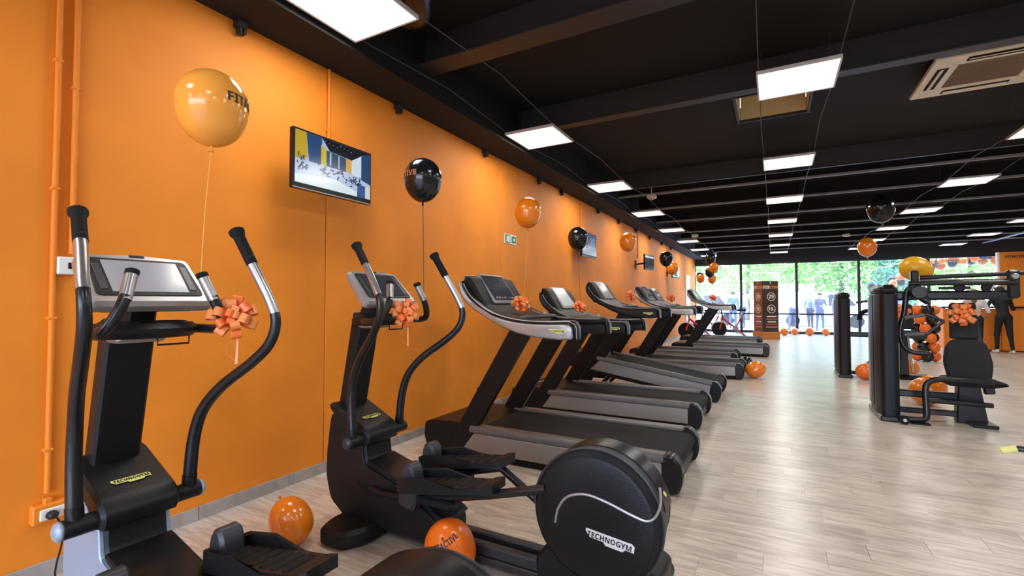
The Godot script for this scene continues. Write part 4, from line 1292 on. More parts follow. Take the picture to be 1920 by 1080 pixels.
func make_wall_things():
	var wx := WALL_X
	var pic := screen_material(tv_picture(), 0.8)
	var small := painter(96, 54, Color(0.30, 0.38, 0.52))
	fill_poly(small, [[0, 0.6], [1, 0.55], [1, 1], [0, 1]], Color(0.55, 0.62, 0.72))
	fill_poly(small, [[0.2, 0.1], [0.35, 0.1], [0.4, 0.7], [0.22, 0.7]], Color(0.16, 0.22, 0.34))
	fill_poly(small, [[0.55, 0.2], [0.9, 0.15], [0.9, 0.6], [0.55, 0.6]], Color(0.44, 0.52, 0.64))
	var pic2 := screen_material(small, 0.8)
	var dim := painter(96, 54, Color(0.10, 0.12, 0.15))
	fill_poly(dim, [[0, 0.1], [1, 0.1], [1, 0.2], [0, 0.2]], Color(0.85, 0.88, 0.92))
	var pic3 := screen_material(dim, 0.8)
	var bright := painter(96, 54, Color(0.80, 0.86, 0.90))
	fill_poly(bright, [[0.2, 0.55], [0.6, 0.5], [0.7, 0.95], [0.25, 0.95]], Color(0.35, 0.42, 0.48))
	television("flat television on the orange wall showing a blue and yellow gym hall", Vector3(-2.77, 2.262, -2.371), PI / 2, 0.70, pic, Vector3(wx + 0.01, 2.262, -2.371))
	television("television partly hidden behind a black balloon tied to a treadmill", Vector3(-2.82, 2.285, -7.93), PI / 2, 0.74, pic2, Vector3(wx + 0.01, 2.285, -7.93))
	television("dark television held off the wall by a black arm above the fourth treadmill", Vector3(-2.70, 2.27, -12.0), PI / 2 - 0.12, 0.66, pic3, Vector3(wx + 0.012, 2.22, -11.85))
	television("farthest wall television with a bright pale picture", Vector3(-2.74, 2.24, -15.9), PI / 2 - 0.15, 0.68, screen_material(bright, 1.0), Vector3(wx + 0.012, 2.2, -15.85))
	# conduits with clips
	for c in [[-0.918, 0.40, 3.1, 0.0125, "thin orange conduit running down to the wall socket"], [-0.985, 1.53, 3.1, 0.013, "orange conduit ending at the white wall box"], [-2.50, 2.42, 3.1, 0.012, "short orange conduit above the television with the gym picture"], [-7.99, 2.45, 3.1, 0.012, "orange conduit above the television behind the black balloon"], [-12.05, 2.4, 3.1, 0.012, "orange conduit above the dark television on its arm"]]:
		var k := thing("conduit", c[4], "conduit", Vector3(wx + 0.016, 0, c[0]), 0, "orange conduits")
		part("pipe", mk(tube([Vector3(0, c[1], 0), Vector3(0, c[2], 0)], c[3], 12)), M.orange_paint, k)
		var y: float = c[1] + 0.2
		while y < c[2]:
			part("clip", cached("clip", func(): return mk(box(Vector3(-0.004, 0, 0), Vector3(0.034, 0.016, 0.036), 0.004))), M.orange_paint, k, Vector3(0, y, 0))
			y += 0.62
	# socket box with plug and lead
	var s := thing("wall_socket", "orange socket box with white insert low on the orange wall", "socket", Vector3(wx, 0.312, -0.925))
	part("box", mk(box(Vector3(0.024, 0, 0), Vector3(0.048, 0.088, 0.128), 0.006)), M.orange_paint, s)
	part("insert", mk(box(Vector3(0.05, -0.002, -0.006), Vector3(0.01, 0.05, 0.092), 0.003)), M.white_paint, s)
	part("flange", mk(box(Vector3(0.024, 0.052, 0.007), Vector3(0.03, 0.03, 0.03), 0.004)), M.orange_paint, s)
	var p := thing("power_plug", "black plug and lead in the orange wall socket", "plug", Vector3(wx + 0.058, 0.308, -0.922))
	part("plug_body", mk(ball(Vector3(0.012, 0, 0), Vector3(0.026, 0.02, 0.024), 14, 8)), M.cord, p)
	part("lead", mk(tube(spline([Vector3(0.03, -0.004, -0.006), Vector3(0.025, -0.05, -0.026), Vector3(0.02, -0.14, -0.034), Vector3(0.012, -0.23, -0.02), Vector3(0.01, -0.298, -0.02), Vector3(0.05, -0.3035, -0.06), Vector3(0.2, -0.3035, -0.10), Vector3(0.6, -0.3035, -0.06)]), 0.0042, 7)), M.cord, p)
	var b := thing("switch_box", "small white switch box beside the nearest handle", "switch", Vector3(wx, 1.472, -0.965))
	part("box", mk(box(Vector3(0.02, 0, 0), Vector3(0.04, 0.085, 0.075), 0.005)), M.white_paint, b)
	part("socket", mk(box(Vector3(0.042, 0, -0.012), Vector3(0.006, 0.03, 0.026), 0.002)), M.plastic_smooth, b)
	# leads of the treadmills
	for c in [[Vector3(-2.74, 0, -4.55), "black coiled lead on the skirting between first and second treadmill"]]:
		var o := thing("power_lead", c[1], "lead", c[0])
		part("lead", mk(tube(spline([Vector3(-0.26, 0.28, -0.1), Vector3(-0.2, 0.18, 0.0), Vector3(-0.15, 0.06, 0.06), Vector3(-0.05, 0.012, 0.02), Vector3(0.05, 0.012, -0.1), Vector3(0.0, 0.012, -0.25), Vector3(0.12, 0.012, -0.35)]), 0.006, 7)), M.cord, o)
		part("plug_body", mk(ball(Vector3(-0.262, 0.285, -0.1), Vector3(0.03, 0.022, 0.024), 12, 8)), M.cord, o)
	# green emergency exit sign
	var e := thing("exit_sign", "small green and white running man exit sign on the orange wall", "sign", Vector3(wx + 0.004, 2.113, -5.42), PI / 2)
	part("plate", mk(box(Vector3.ZERO, Vector3(0.31, 0.125, 0.008), 0.001)), M.white_paint, e)
	part("field", mk(box(Vector3(-0.08, 0, 0.004), Vector3(0.135, 0.11, 0.004), 0.001)), M.green_sign, e)
	part("doorway", mk(box(Vector3(-0.055, 0, 0.0065), Vector3(0.045, 0.085, 0.002))), M.white_paint, e)
	part("running_man", mk(ext(PackedVector2Array([Vector2(-0.135, -0.03), Vector2(-0.118, -0.036), Vector2(-0.1, -0.01), Vector2(-0.088, -0.04), Vector2(-0.078, -0.04), Vector2(-0.086, 0.0), Vector2(-0.078, 0.02), Vector2(-0.09, 0.034), Vector2(-0.122, 0.022), Vector2(-0.124, 0.016), Vector2(-0.104, 0.018), Vector2(-0.112, -0.012)]), 0.006, 0.0085, 0.0005)), M.white_paint, e)
	part("field", mk(box(Vector3(0.085, 0, 0.004), Vector3(0.115, 0.09, 0.004), 0.001)), M.green_sign, e)
	part("arrow", mk(ext(PackedVector2Array([Vector2(0.05, -0.008), Vector2(0.09, -0.008), Vector2(0.09, -0.026), Vector2(0.122, 0.0), Vector2(0.09, 0.026), Vector2(0.09, 0.008), Vector2(0.05, 0.008)]), 0.006, 0.0085, 0.0005)), M.white_paint, e)
	# pale door at the end of the orange wall
	var d := Node3D.new()
	d.name = "door_1"
	d.set_meta("kind", "structure")
	add_child(d)
	d.position = Vector3(wx, 0, -19.95)
	part("leaf", mk(box(Vector3(0.02, 1.17, 0), Vector3(0.04, 2.34, 1.0), 0.005)), M.white_paint, d)
	part("handle", mk(tube([Vector3(0.045, 1.05, 0.38), Vector3(0.09, 1.05, 0.38), Vector3(0.09, 1.05, 0.26)], 0.011, 8)), M.chrome, d)
	# black clamps under the wall beam
	var z := -1.787
	var zs := [-1.787, -3.258, -4.757, -6.24, -7.085, -8.9, -10.3, -11.8, -13.3, -14.9, -16.4]
	for i in zs.size():
		var c := thing("beam_clamp", "black clamp under the wall beam, %s from the camera" % ordinals[i], "clamp", Vector3(wx + 0.035, 3.107, zs[i]), 0, "clamps under the wall beam")
		part("block", cached("clamp_a", func(): return mk(box(Vector3(0, -0.025, 0), Vector3(0.07, 0.05, 0.06), 0.005))), M.black_steel, c)
		part("foot", cached("clamp_b", func(): return mk(box(Vector3(0.0, -0.07, 0.008), Vector3(0.05, 0.045, 0.018), 0.003))), M.black_steel, c)
		part("foot", cached("clamp_c", func(): return mk(box(Vector3(0.0, -0.066, -0.02), Vector3(0.05, 0.036, 0.018), 0.003))), M.black_steel, c)

# ---------------------------------------------------------------- things under the ceiling
func make_ceiling_things():
	# cassette air conditioner
	var a := thing("cassette_air_conditioner", "cream square cassette air conditioner hanging under the black ceiling", "air conditioner", Vector3(1.745, 3.4, -5.83))
	a.scale = Vector3.ONE * 1.118
	part("body", mk(box(Vector3(0, 0.09, 0), Vector3(0.7, 0.12, 0.7), 0.01)), M.ac_body, a)
	var fr := PackedVector3Array()
	for k in 4:
		var b := Basis(Vector3.UP, k * PI / 2)
		fr.append_array(tf(ext(PackedVector2Array([Vector2(-0.425, 0.425), Vector2(0.425, 0.425), Vector2(0.245, 0.245), Vector2(-0.245, 0.245)]), 0.0, 0.035, 0.006), Transform3D(b * Basis(Vector3.RIGHT, -PI / 2), Vector3.ZERO)))
	part("panel", mk(fr), M.ac_body, a)
	part("grille", mk(box(Vector3(0, 0.012, 0), Vector3(0.49, 0.012, 0.49), 0.003)), M.ac_grille, a)
	for k in 13:
		part("grille_slat", cached("ac_slat", func(): return mk(box(Vector3.ZERO, Vector3(0.48, 0.006, 0.012), 0.002))), M.ac_grille, a, Vector3(0, 0.005, -0.22 + k * 0.0367))
	for k in 4:
		var b := Basis(Vector3.UP, k * PI / 2)
		var v := part("outlet", cached("ac_outlet", func(): return mk(box(Vector3(0, 0.0, 0.335), Vector3(0.44, 0.008, 0.075), 0.002))), M.rubber, a)
		v.transform = Transform3D(b, Vector3.ZERO)
		var f := part("flap", cached("ac_flap", func(): return mk(tf(box(Vector3.ZERO, Vector3(0.42, 0.008, 0.03), 0.002), Transform3D(Basis(Vector3.RIGHT, 0.4), Vector3(0, -0.006, 0.34))))), M.ac_body, v)
	part("hanger", mk(tube([Vector3(-0.3, 0.14, 0.3), Vector3(-0.3, 0.161, 0.3)], 0.006, 6)), M.wire, a)
	part("hanger", mk(tube([Vector3(0.3, 0.14, -0.3), Vector3(0.3, 0.161, -0.3)], 0.006, 6)), M.wire, a)
	part("drain_hose", mk(tube(spline([Vector3(-0.34, 0.12, 0.1), Vector3(-0.38, 0.13, 0.1), Vector3(-0.41, 0.08, 0.08), Vector3(-0.38, 0.06, 0.06), Vector3(-0.34, 0.08, 0.05)]), 0.012, 8)), M.frame_dark, a)
	# ribbed black duct above the nearest light
	var d := thing("ribbed_duct", "black ribbed air duct above the nearest light panel", "duct", Vector3(0, 0, 0))
	var path := spline([Vector3(-1.85, 3.46, -1.2), Vector3(-1.95, 3.40, -1.9), Vector3(-2.05, 3.40, -2.35), Vector3(-2.25, 3.42, -2.62), Vector3(-2.45, 3.52, -2.7)], 14)
	var rr := []
	for i in path.size():
		rr.append(0.115 + (0.007 if i % 2 == 0 else -0.004))
	part("hose", mk(tube(path, rr, 18), 50.0), mat(col(30, 31, 34), 0.3), d)
	# cables that run along the light rows
	var n := 0
	for row in lamp_rows:
		var x: float = row[0]
		for sx in [-0.275, 0.275]:
			n += 1
			if x > 4.0:
				continue
			var zs: Array = row[1]
			var pts := []
			for i in range(1, zs.size() - 1):
				var z: float = zs[i]
				pts.append(Vector3(x + sx, LAMP_Y + 0.02, z - 0.29))
				pts.append(Vector3(x + sx + 0.012 * (i % 3 - 1), LAMP_Y + 0.075, (z - 0.29 + zs[i + 1] + 0.29) / 2))
				pts.append(Vector3(x + sx, LAMP_Y + 0.02, zs[i + 1] + 0.29))
			single("lamp_cable", "thin cable along %s of light panels, %s edge" % [row[2], "wall side" if sx < 0 else "hall side"], "cable", mk(tube(pts, 0.0042, 6)), M.wire, Vector3.ZERO, Vector3.ZERO, "cables of the light rows")
	# a detector and small spots
	var e := thing("smoke_detector", "white box detector hanging between second and third wall light", "smoke detector", Vector3(-1.98, 3.26, -9.0))
	part("housing", mk(box(Vector3(0, 0, 0), Vector3(0.16, 0.07, 0.16), 0.015)), M.white_paint, e)
	part("lens", mk(ball(Vector3(0, -0.035, 0), Vector3(0.05, 0.03, 0.05), 14, 8)), mat(col(206, 140, 80), 0.3), e)
	part("stem", mk(tube([Vector3(0, 0.03, 0), Vector3(0, CEIL_Y - 3.26, 0)], 0.01, 8)), M.white_paint, e)
	for q in [[Vector3(-2.0, 3.22, -14.7), "small white spot fitting above the far treadmills"], [Vector3(-2.1, 3.25, -20.9), "small white spot fitting next to the window header"], [Vector3(1.9, 3.25, -17.0), "small white spot fitting over the hall centre"]]:
		var o := thing("spot_fitting", q[1], "ceiling light", q[0])
		part("housing", mk(lathe([Vector2(0, -0.03), Vector2(0.085, -0.03), Vector2(0.1, 0.0), Vector2(0.09, 0.04), Vector2(0, 0.05)], 18)), M.white_paint, o)
		part("stem", mk(tube([Vector3(0, 0.04, 0), Vector3(0, CEIL_Y - q[0].y, 0)], 0.008, 8)), M.wire, o)
	# pale ducting rail at the right
	var r := thing("ceiling_rail", "pale metal rail slanting under the ceiling above the orange partition", "rail", Vector3(0, 0, 0))
	part("bar", mk(tube([Vector3(6.28, 3.3, -21.9), Vector3(6.42, 3.3, -17.0)], 0.035, 10)), M.pipe, r)
	part("hanger", mk(tube([Vector3(6.3, 3.3, -21.0), Vector3(6.3, CEIL_Y, -21.0)], 0.01, 6)), M.wire, r)
	part("hanger", mk(tube([Vector3(6.41, 3.3, -17.6), Vector3(6.41, CEIL_Y, -17.6)], 0.01, 6)), M.wire, r)

# ---------------------------------------------------------------- balloons
func egg_radius(v: float) -> float:
	# radius of the skin at height v; the widest ring has radius 1 at 0, top 1.06, neck -1.3
	if v >= 0:
		return sqrt(maxf(0.0, 1.0 - pow(v / 1.06, 2.0)))
	var k := -v / 1.3
	return sqrt(maxf(0.0, 1.0 - pow(k, 2.25))) * (1.0 - 0.04 * k)

func balloon_mesh() -> ArrayMesh:
	return cached("balloon", func():
		var prof := [Vector2(0.0, -1.305), Vector2(0.06, -1.30)]
		for i in range(1, 26):
			var v := -1.3 + 1.3 * (1.0 - cos(PI * 0.5 * i / 25.0)) if false else -1.3 * cos(PI * 0.5 * i / 25.0)
			prof.append(Vector2(maxf(egg_radius(v), 0.06), v))
		for i in range(1, 20):
			var v := 1.06 * sin(PI * 0.5 * i / 20.0)
			prof.append(Vector2(egg_radius(v), v))
		prof.append(Vector2(0.0, 1.06))
		return mk(lathe(prof, 40), 80.0))

func wrapped_text(s: String, size: float, r: float, y0: float, yaw: float) -> ArrayMesh:
	# lettering laid round the skin of a balloon of radius r
	var src := lettering(s, size, 0.0015).surface_get_arrays(0)
	var v: PackedVector3Array = src[Mesh.ARRAY_VERTEX]
	var idx: PackedInt32Array = src[Mesh.ARRAY_INDEX]
	var t := PackedVector3Array()
	var put := func(p: Vector3) -> Vector3:
		var y := y0 + p.y
		var rad := r * egg_radius(y / r) + 0.0012 + p.z
		var an := yaw + p.x / (r * 0.97)
		return Vector3(rad * sin(an), y, rad * cos(an))
	for i in range(0, idx.size(), 3):
		# subdivide once so that the letters bend
		var a := v[idx[i]]
		var b := v[idx[i + 2]]
		var c := v[idx[i + 1]]
		t.append_array(PackedVector3Array([put.call(a), put.call(b), put.call(c)]))
	return mk(t, 60.0)

func balloon(label: String, at: Vector3, r: float, m: Material, tie = null, print_yaw = null, tilt := Vector3.ZERO, group := "", print_y := 0.08, print_size := 0.40):
	var b := thing("balloon", label, "balloon", at, 0, group)
	b.rotation = tilt
	var skin := part("skin", balloon_mesh(), m, b)
	skin.scale = Vector3.ONE * r
	var knot := part("knot", cached("knot", func(): return mk(lathe([Vector2(0.0, -0.17), Vector2(0.085, -0.165), Vector2(0.05, -0.1), Vector2(0.035, -0.03), Vector2(0.06, 0.0)], 14))), m, b, Vector3(0, -1.3 * r, 0))
	knot.scale = Vector3.ONE * r
	if tie != null:
		var foot: Vector3 = tie - at
		var top := Vector3(0, -1.36 * r, 0)
		var mid := top.lerp(foot, 0.5) + Vector3(0.008, 0, 0.008)
		part("string", mk(tube(spline([top, mid, foot], 6), 0.0022 if r < 0.13 else 0.0026, 5)), M.string_dark if m == M.balloon_black else M.string_orange, b)
	if print_yaw != null:
		part("lettering", wrapped_text("FITACTIVE", r * print_size, r, r * print_y, print_yaw), mat(col(190, 120, 70), 0.5) if m == M.balloon_black else M.logo_ink, b)
		part("lettering", wrapped_text("*", r * print_size * 0.9, r, r * (print_y + print_size * 0.5), print_yaw), mat(col(190, 120, 70), 0.5) if m == M.balloon_black else M.logo_ink, b)
	return b

func make_balloons():
	var O = M.balloon_orange
	var K = M.balloon_black
	balloon("big glossy orange balloon floating above the silver sided elliptical", Vector3(-1.952, 2.083, -1.06), 0.128, M.balloon_clear, Vector3(-1.905, 1.41, -1.005), 2.45)
	balloon("black balloon floating above the black elliptical, beside the television", Vector3(-1.837, 2.04, -2.22), 0.112, K, Vector3(-1.84, 1.21, -2.24), -0.66)
	balloon("orange balloon floating above the first treadmill beside the exit sign", Vector3(-1.93, 2.11, -3.79), 0.118, O, Vector3(-1.95, 1.30, -3.74))
	balloon("black balloon floating in front of the second television", Vector3(-2.10, 2.085, -5.48), 0.122, K, Vector3(-2.08, 1.25, -5.5))
	balloon("orange balloon floating above the tilted treadmill", Vector3(-1.91, 2.205, -7.06), 0.124, O, Vector3(-1.86, 1.38, -7.02))
	balloon("black balloon floating above the fourth treadmill", Vector3(-1.765, 2.113, -9.2), 0.122, K, Vector3(-1.70, 1.36, -9.12))
	balloon("orange balloon just behind the black one above the fifth treadmill", Vector3(-1.955, 2.044, -10.9), 0.125, O, Vector3(-1.95, 1.33, -10.9))
	balloon("topmost black balloon of the bunch before the window corner", Vector3(-1.401, 2.40, -13.0), 0.128, K, Vector3(-1.37, 1.36, -12.9), null, Vector3.ZERO, "balloon bunch above the sixth treadmill")
	balloon("orange balloon under the topmost black one of the bunch", Vector3(-1.30, 2.15, -12.8), 0.115, O, Vector3(-1.37, 1.36, -12.9), null, Vector3.ZERO, "balloon bunch above the sixth treadmill")
	balloon("lower black balloon in the bunch before the window corner", Vector3(-1.44, 2.06, -13.2), 0.112, K, Vector3(-1.37, 1.36, -12.9), null, Vector3.ZERO, "balloon bunch above the sixth treadmill")
	balloon("lowest orange balloon in the bunch before the window corner", Vector3(-1.58, 1.96, -15.0), 0.115, O, Vector3(-1.52, 1.33, -15.3), null, Vector3.ZERO, "balloon bunch above the sixth treadmill")
	balloon("orange balloon hanging alone beside the window corner bunch", Vector3(-1.93, 2.0, -15.3), 0.116, O, Vector3(-1.60, 1.33, -15.35))
	balloon("black balloon peeping out behind the lone orange one", Vector3(-2.06, 2.10, -16.2), 0.12, K, Vector3(-1.9, 1.1, -17.5))
	balloon("large black balloon up against the ceiling beams over the hall", Vector3(1.53, 2.81, -9.55), 0.19, K, null, null, Vector3(0.2, 0, 0.1))
	balloon("orange balloon hanging under the ceiling, above the weight towers", Vector3(1.66, 2.41, -11.8), 0.165, O, Vector3(1.85, 1.3, -10.2))
	balloon("big yellow balloon behind the top bars of the weight machine", Vector3(1.52, 1.705, -7.5), 0.146, M.balloon_yellow, Vector3(1.56, 1.43, -6.95), null, Vector3(0.0, 0, 1.2))
	# on the floor
	balloon("plain orange balloon on the floor between the two ellipticals", Vector3(-2.27, 0.117, -1.68), 0.108, O, null, null, Vector3(0.15, 0.4, -2.75))
	balloon("orange balloon with black print wedged under the black elliptical's rail", Vector3(-1.355, 0.148, -1.845), 0.116, M.balloon_deep, null, 0.45, Vector3(0.25, 0.35, 0.42), "", 0.60, 0.27)
	balloon("orange floor balloon at the end of the fourth treadmill", Vector3(-0.30, 0.142, -9.05), 0.138, O, null, null, Vector3(0.3, 0, 2.0))
	balloon("black floor balloon squeezed behind the orange one at the fourth treadmill", Vector3(-0.47, 0.135, -9.95), 0.13, K, null, null, Vector3(1.2, 0.4, 0.6))
	balloon("orange floor balloon leaning on the far weight tower", Vector3(1.31, 0.135, -9.75), 0.13, M.balloon_deep, null, null, Vector3(0, 0.2, 1.9))
	balloon("black floor balloon behind the far weight tower's orange one", Vector3(1.55, 0.135, -10.55), 0.13, K, null, null, Vector3(1.3, 0.2, 0.4))
	balloon("orange floor balloon behind the far machine's foot", Vector3(2.05, 0.14, -10.75), 0.135, O, null, null, Vector3(0.3, 0, 1.2))
	balloon("largest orange floor balloon, seen through the near weight machine's frame", Vector3(1.66, 0.175, -7.75), 0.172, O, null, null, Vector3(0.4, 0, 2.4))
	var wl := ["first", "second", "third", "fourth"]
	var wp := [Vector3(0.32, 0.14, -21.0), Vector3(0.69, 0.13, -21.5), Vector3(1.18, 0.15, -21.4), Vector3(1.72, 0.125, -21.6)]
	for i in 4:
		balloon("%s orange balloon on the floor along the window front, counted from the display tower" % wl[i], wp[i], [0.14, 0.13, 0.15, 0.122][i], O, null, null, Vector3(0.2, i * 1.0, 1.4 + i * 0.4), "orange balloons along the windows")
	# a column of balloons beside the reception desk
	var r := RandomNumberGenerator.new()
	r.seed = 11
	for k in 24:
		var ring := k / 4
		var an := k * PI / 2 + ring * 0.6
		var o := single("column_balloon", "round %s balloon in the %s ring of the balloon column, %s side" % ["orange" if k % 2 == 0 else "black", ordinals[ring], "camera" if sin(an) > 0 else "window"], "balloon", cached("round_balloon", func(): return mk(ball(Vector3.ZERO, Vector3(1, 1.06, 1), 20, 14), 80.0)), M.balloon_deep if k % 2 == 0 else K, Vector3(2.88 + 0.148 * cos(an), 0.11 + ring * 0.2, -13.4 + 0.148 * sin(an)), Vector3.ZERO, "orange balloons of the column" if k % 2 == 0 else "black balloons of the column")
		o.scale = Vector3.ONE * 0.104
	# balloon garland outside the windows, strung on a cord
	var cord := []
	for k in 36:
		var s := (k / 3) / 11.0
		var c := Vector3(lerpf(4.05, 7.3, s), 2.0 + 0.9 * sin(minf(s * 2.2, 1.57)), -23.4)
		if k % 3 == 0:
			cord.append(c)
		var kind := (k * 2 + k / 3) % 3
		var an := k * TAU / 3 + (k / 3) * 0.5
		var o := single("garland_balloon", "%s balloon in the %s cluster of the garland outside, counted from its low end" % [["pale orange", "deep orange", "dark"][kind], ordinals[k / 3]], "balloon", cache.round_balloon, [M.balloon_orange, M.balloon_deep, K][kind], c + Vector3(r.randf_range(-0.02, 0.02), 0.152 * sin(an), 0.152 * cos(an)), Vector3.ZERO, ["pale orange garland balloons", "deep orange garland balloons", "dark garland balloons"][kind])
		o.scale = Vector3.ONE * 0.138
	cord.append(Vector3(7.6, 3.1, -22.42))
	cord.push_front(Vector3(3.98, 1.8, -23.4))
	cord.push_front(Vector3(3.95, 0.0, -23.4))
	single("balloon_rope", "thin rope that carries the balloon garland outside the windows", "rope", mk(tube(cord, 0.012, 6)), M.string_dark)
	balloon("dark balloon on a stick outside, above the display tower", Vector3(-0.4, 2.05, -24.6), 0.16, K, Vector3(-0.4, 0.0, -24.6))
	balloon("dark balloon outside beside the spruce tree", Vector3(3.55, 1.95, -24.4), 0.16, K, Vector3(3.55, 0.0, -24.4))

# ---------------------------------------------------------------- bows
func ribbon(path: Array, w: float, th := 0.0009) -> PackedVector3Array:
	# a band w wide along a path in x, y, with a thickness
	var t := PackedVector3Array()
	var n := path.size()
	var off := []
	for i in n:
		var d: Vector2 = (path[mini(i + 1, n - 1)] - path[maxi(i - 1, 0)]).normalized()
		off.append(Vector2(-d.y, d.x) * th)
	for i in n - 1:
		var a: Vector2 = path[i]
		var b: Vector2 = path[i + 1]
		var c: Vector2 = a + off[i]
		var d: Vector2 = b + off[i + 1]
		quad(t, Vector3(a.x, a.y, w / 2), Vector3(a.x, a.y, -w / 2), Vector3(b.x, b.y, -w / 2), Vector3(b.x, b.y, w / 2))
		quad(t, Vector3(c.x, c.y, -w / 2), Vector3(c.x, c.y, w / 2), Vector3(d.x, d.y, w / 2), Vector3(d.x, d.y, -w / 2))
		quad(t, Vector3(a.x, a.y, w / 2), Vector3(b.x, b.y, w / 2), Vector3(d.x, d.y, w / 2), Vector3(c.x, c.y, w / 2))
		quad(t, Vector3(a.x, a.y, -w / 2), Vector3(c.x, c.y, -w / 2), Vector3(d.x, d.y, -w / 2), Vector3(b.x, b.y, -w / 2))
	return t

func bow(label: String, at: Vector3, size: float, axis: Vector3, tails: bool):
	var b := thing("ribbon_bow", label, "bow", at, 0, "orange ribbon bows")
	var up := axis.normalized()
	var side := up.cross(Vector3(0.3, 1, 0.1)).normalized()
	b.basis = Basis(side, up, side.cross(up))
	var rb := RandomNumberGenerator.new()
	rb.seed = int(size * 10000)
	var loop: ArrayMesh = cached("bow_loop", func(): return mk(ribbon(spline([Vector2(0, 0), Vector2(0.35, 0.10), Vector2(0.72, 0.27), Vector2(0.96, 0.20), Vector2(1.0, 0.02), Vector2(0.9, -0.12), Vector2(0.6, -0.12), Vector2(0.3, -0.05), Vector2(0, 0)], 4), 0.42, 0.012), 70.0))
	for ring in [[7, 4.0, 1.0], [6, 36.0, 0.95], [4, 66.0, 0.8]]:
		for k in ring[0]:
			var o := part("loop", loop, M.ribbon if (k + int(ring[1])) % 3 != 0 else M.ribbon_deep, b)
			var bs := Basis(Vector3.UP, TAU * k / ring[0] + ring[1] * 0.02 + rb.randf_range(-0.15, 0.15)) * Basis(Vector3(0, 0, 1), deg_to_rad(ring[1] + rb.randf_range(-9, 9)))
			o.transform = Transform3D(bs.scaled(Vector3.ONE * size * ring[2] * rb.randf_range(0.88, 1.06)), Vector3.ZERO)
	if tails:
		for s in [-1, 1]:
			var tl := part("tail", mk(ribbon(spline([Vector2(0, 0), Vector2(0.02 * s, -0.06), Vector2(-0.015, -0.12), Vector2(0.012 + 0.02 * s, -0.17)], 5), 0.008, 0.0009), 70.0), M.ribbon, b)
			tl.transform = Transform3D(b.basis.inverse() * Basis(Vector3.UP, 0.8 * s), b.basis.inverse() * Vector3(-0.02 * s, -0.01, 0))

func make_bows():
	var ax := Vector3(0.75, 0.25, 0.5)
	bow("large translucent orange bow tied to the silver sided elliptical's handle", Vector3(-1.862, 1.235, -1.105), 0.085, ax, true)
	bow("orange ribbon bow tied to the black elliptical's handle", Vector3(-1.765, 1.235, -1.99), 0.082, Vector3(0.8, 0.2, 0.55), true)
	bow("orange ribbon bow on the first treadmill's console", Vector3(-1.975, 1.27, -3.73), 0.085, Vector3(0.6, 0.6, 0.5), false)
	bow("orange ribbon bow on the second treadmill's console", Vector3(-2.08, 1.225, -5.46), 0.085, Vector3(0.6, 0.6, 0.5), false)
	bow("orange ribbon bow on the tilted treadmill's console", Vector3(-1.86, 1.375, -7.0), 0.09, Vector3(0.6, 0.6, 0.5), false)
	bow("orange ribbon bow on the fourth treadmill's console", Vector3(-1.68, 1.36, -9.1), 0.09, Vector3(0.6, 0.6, 0.5), false)
	bow("orange ribbon bow on the sixth treadmill's console", Vector3(-1.35, 1.375, -12.9), 0.1, Vector3(0.6, 0.6, 0.5), false)
	bow("orange ribbon bow on the near weight machine's back pad", Vector3(1.80, 1.155, -6.95), 0.13, Vector3(0, 0.1, 1), false)
	bow("orange ribbon bow on the far weight machine's pad", Vector3(1.83, 1.12, -10.06), 0.15, Vector3(0, 0.1, 1), false)

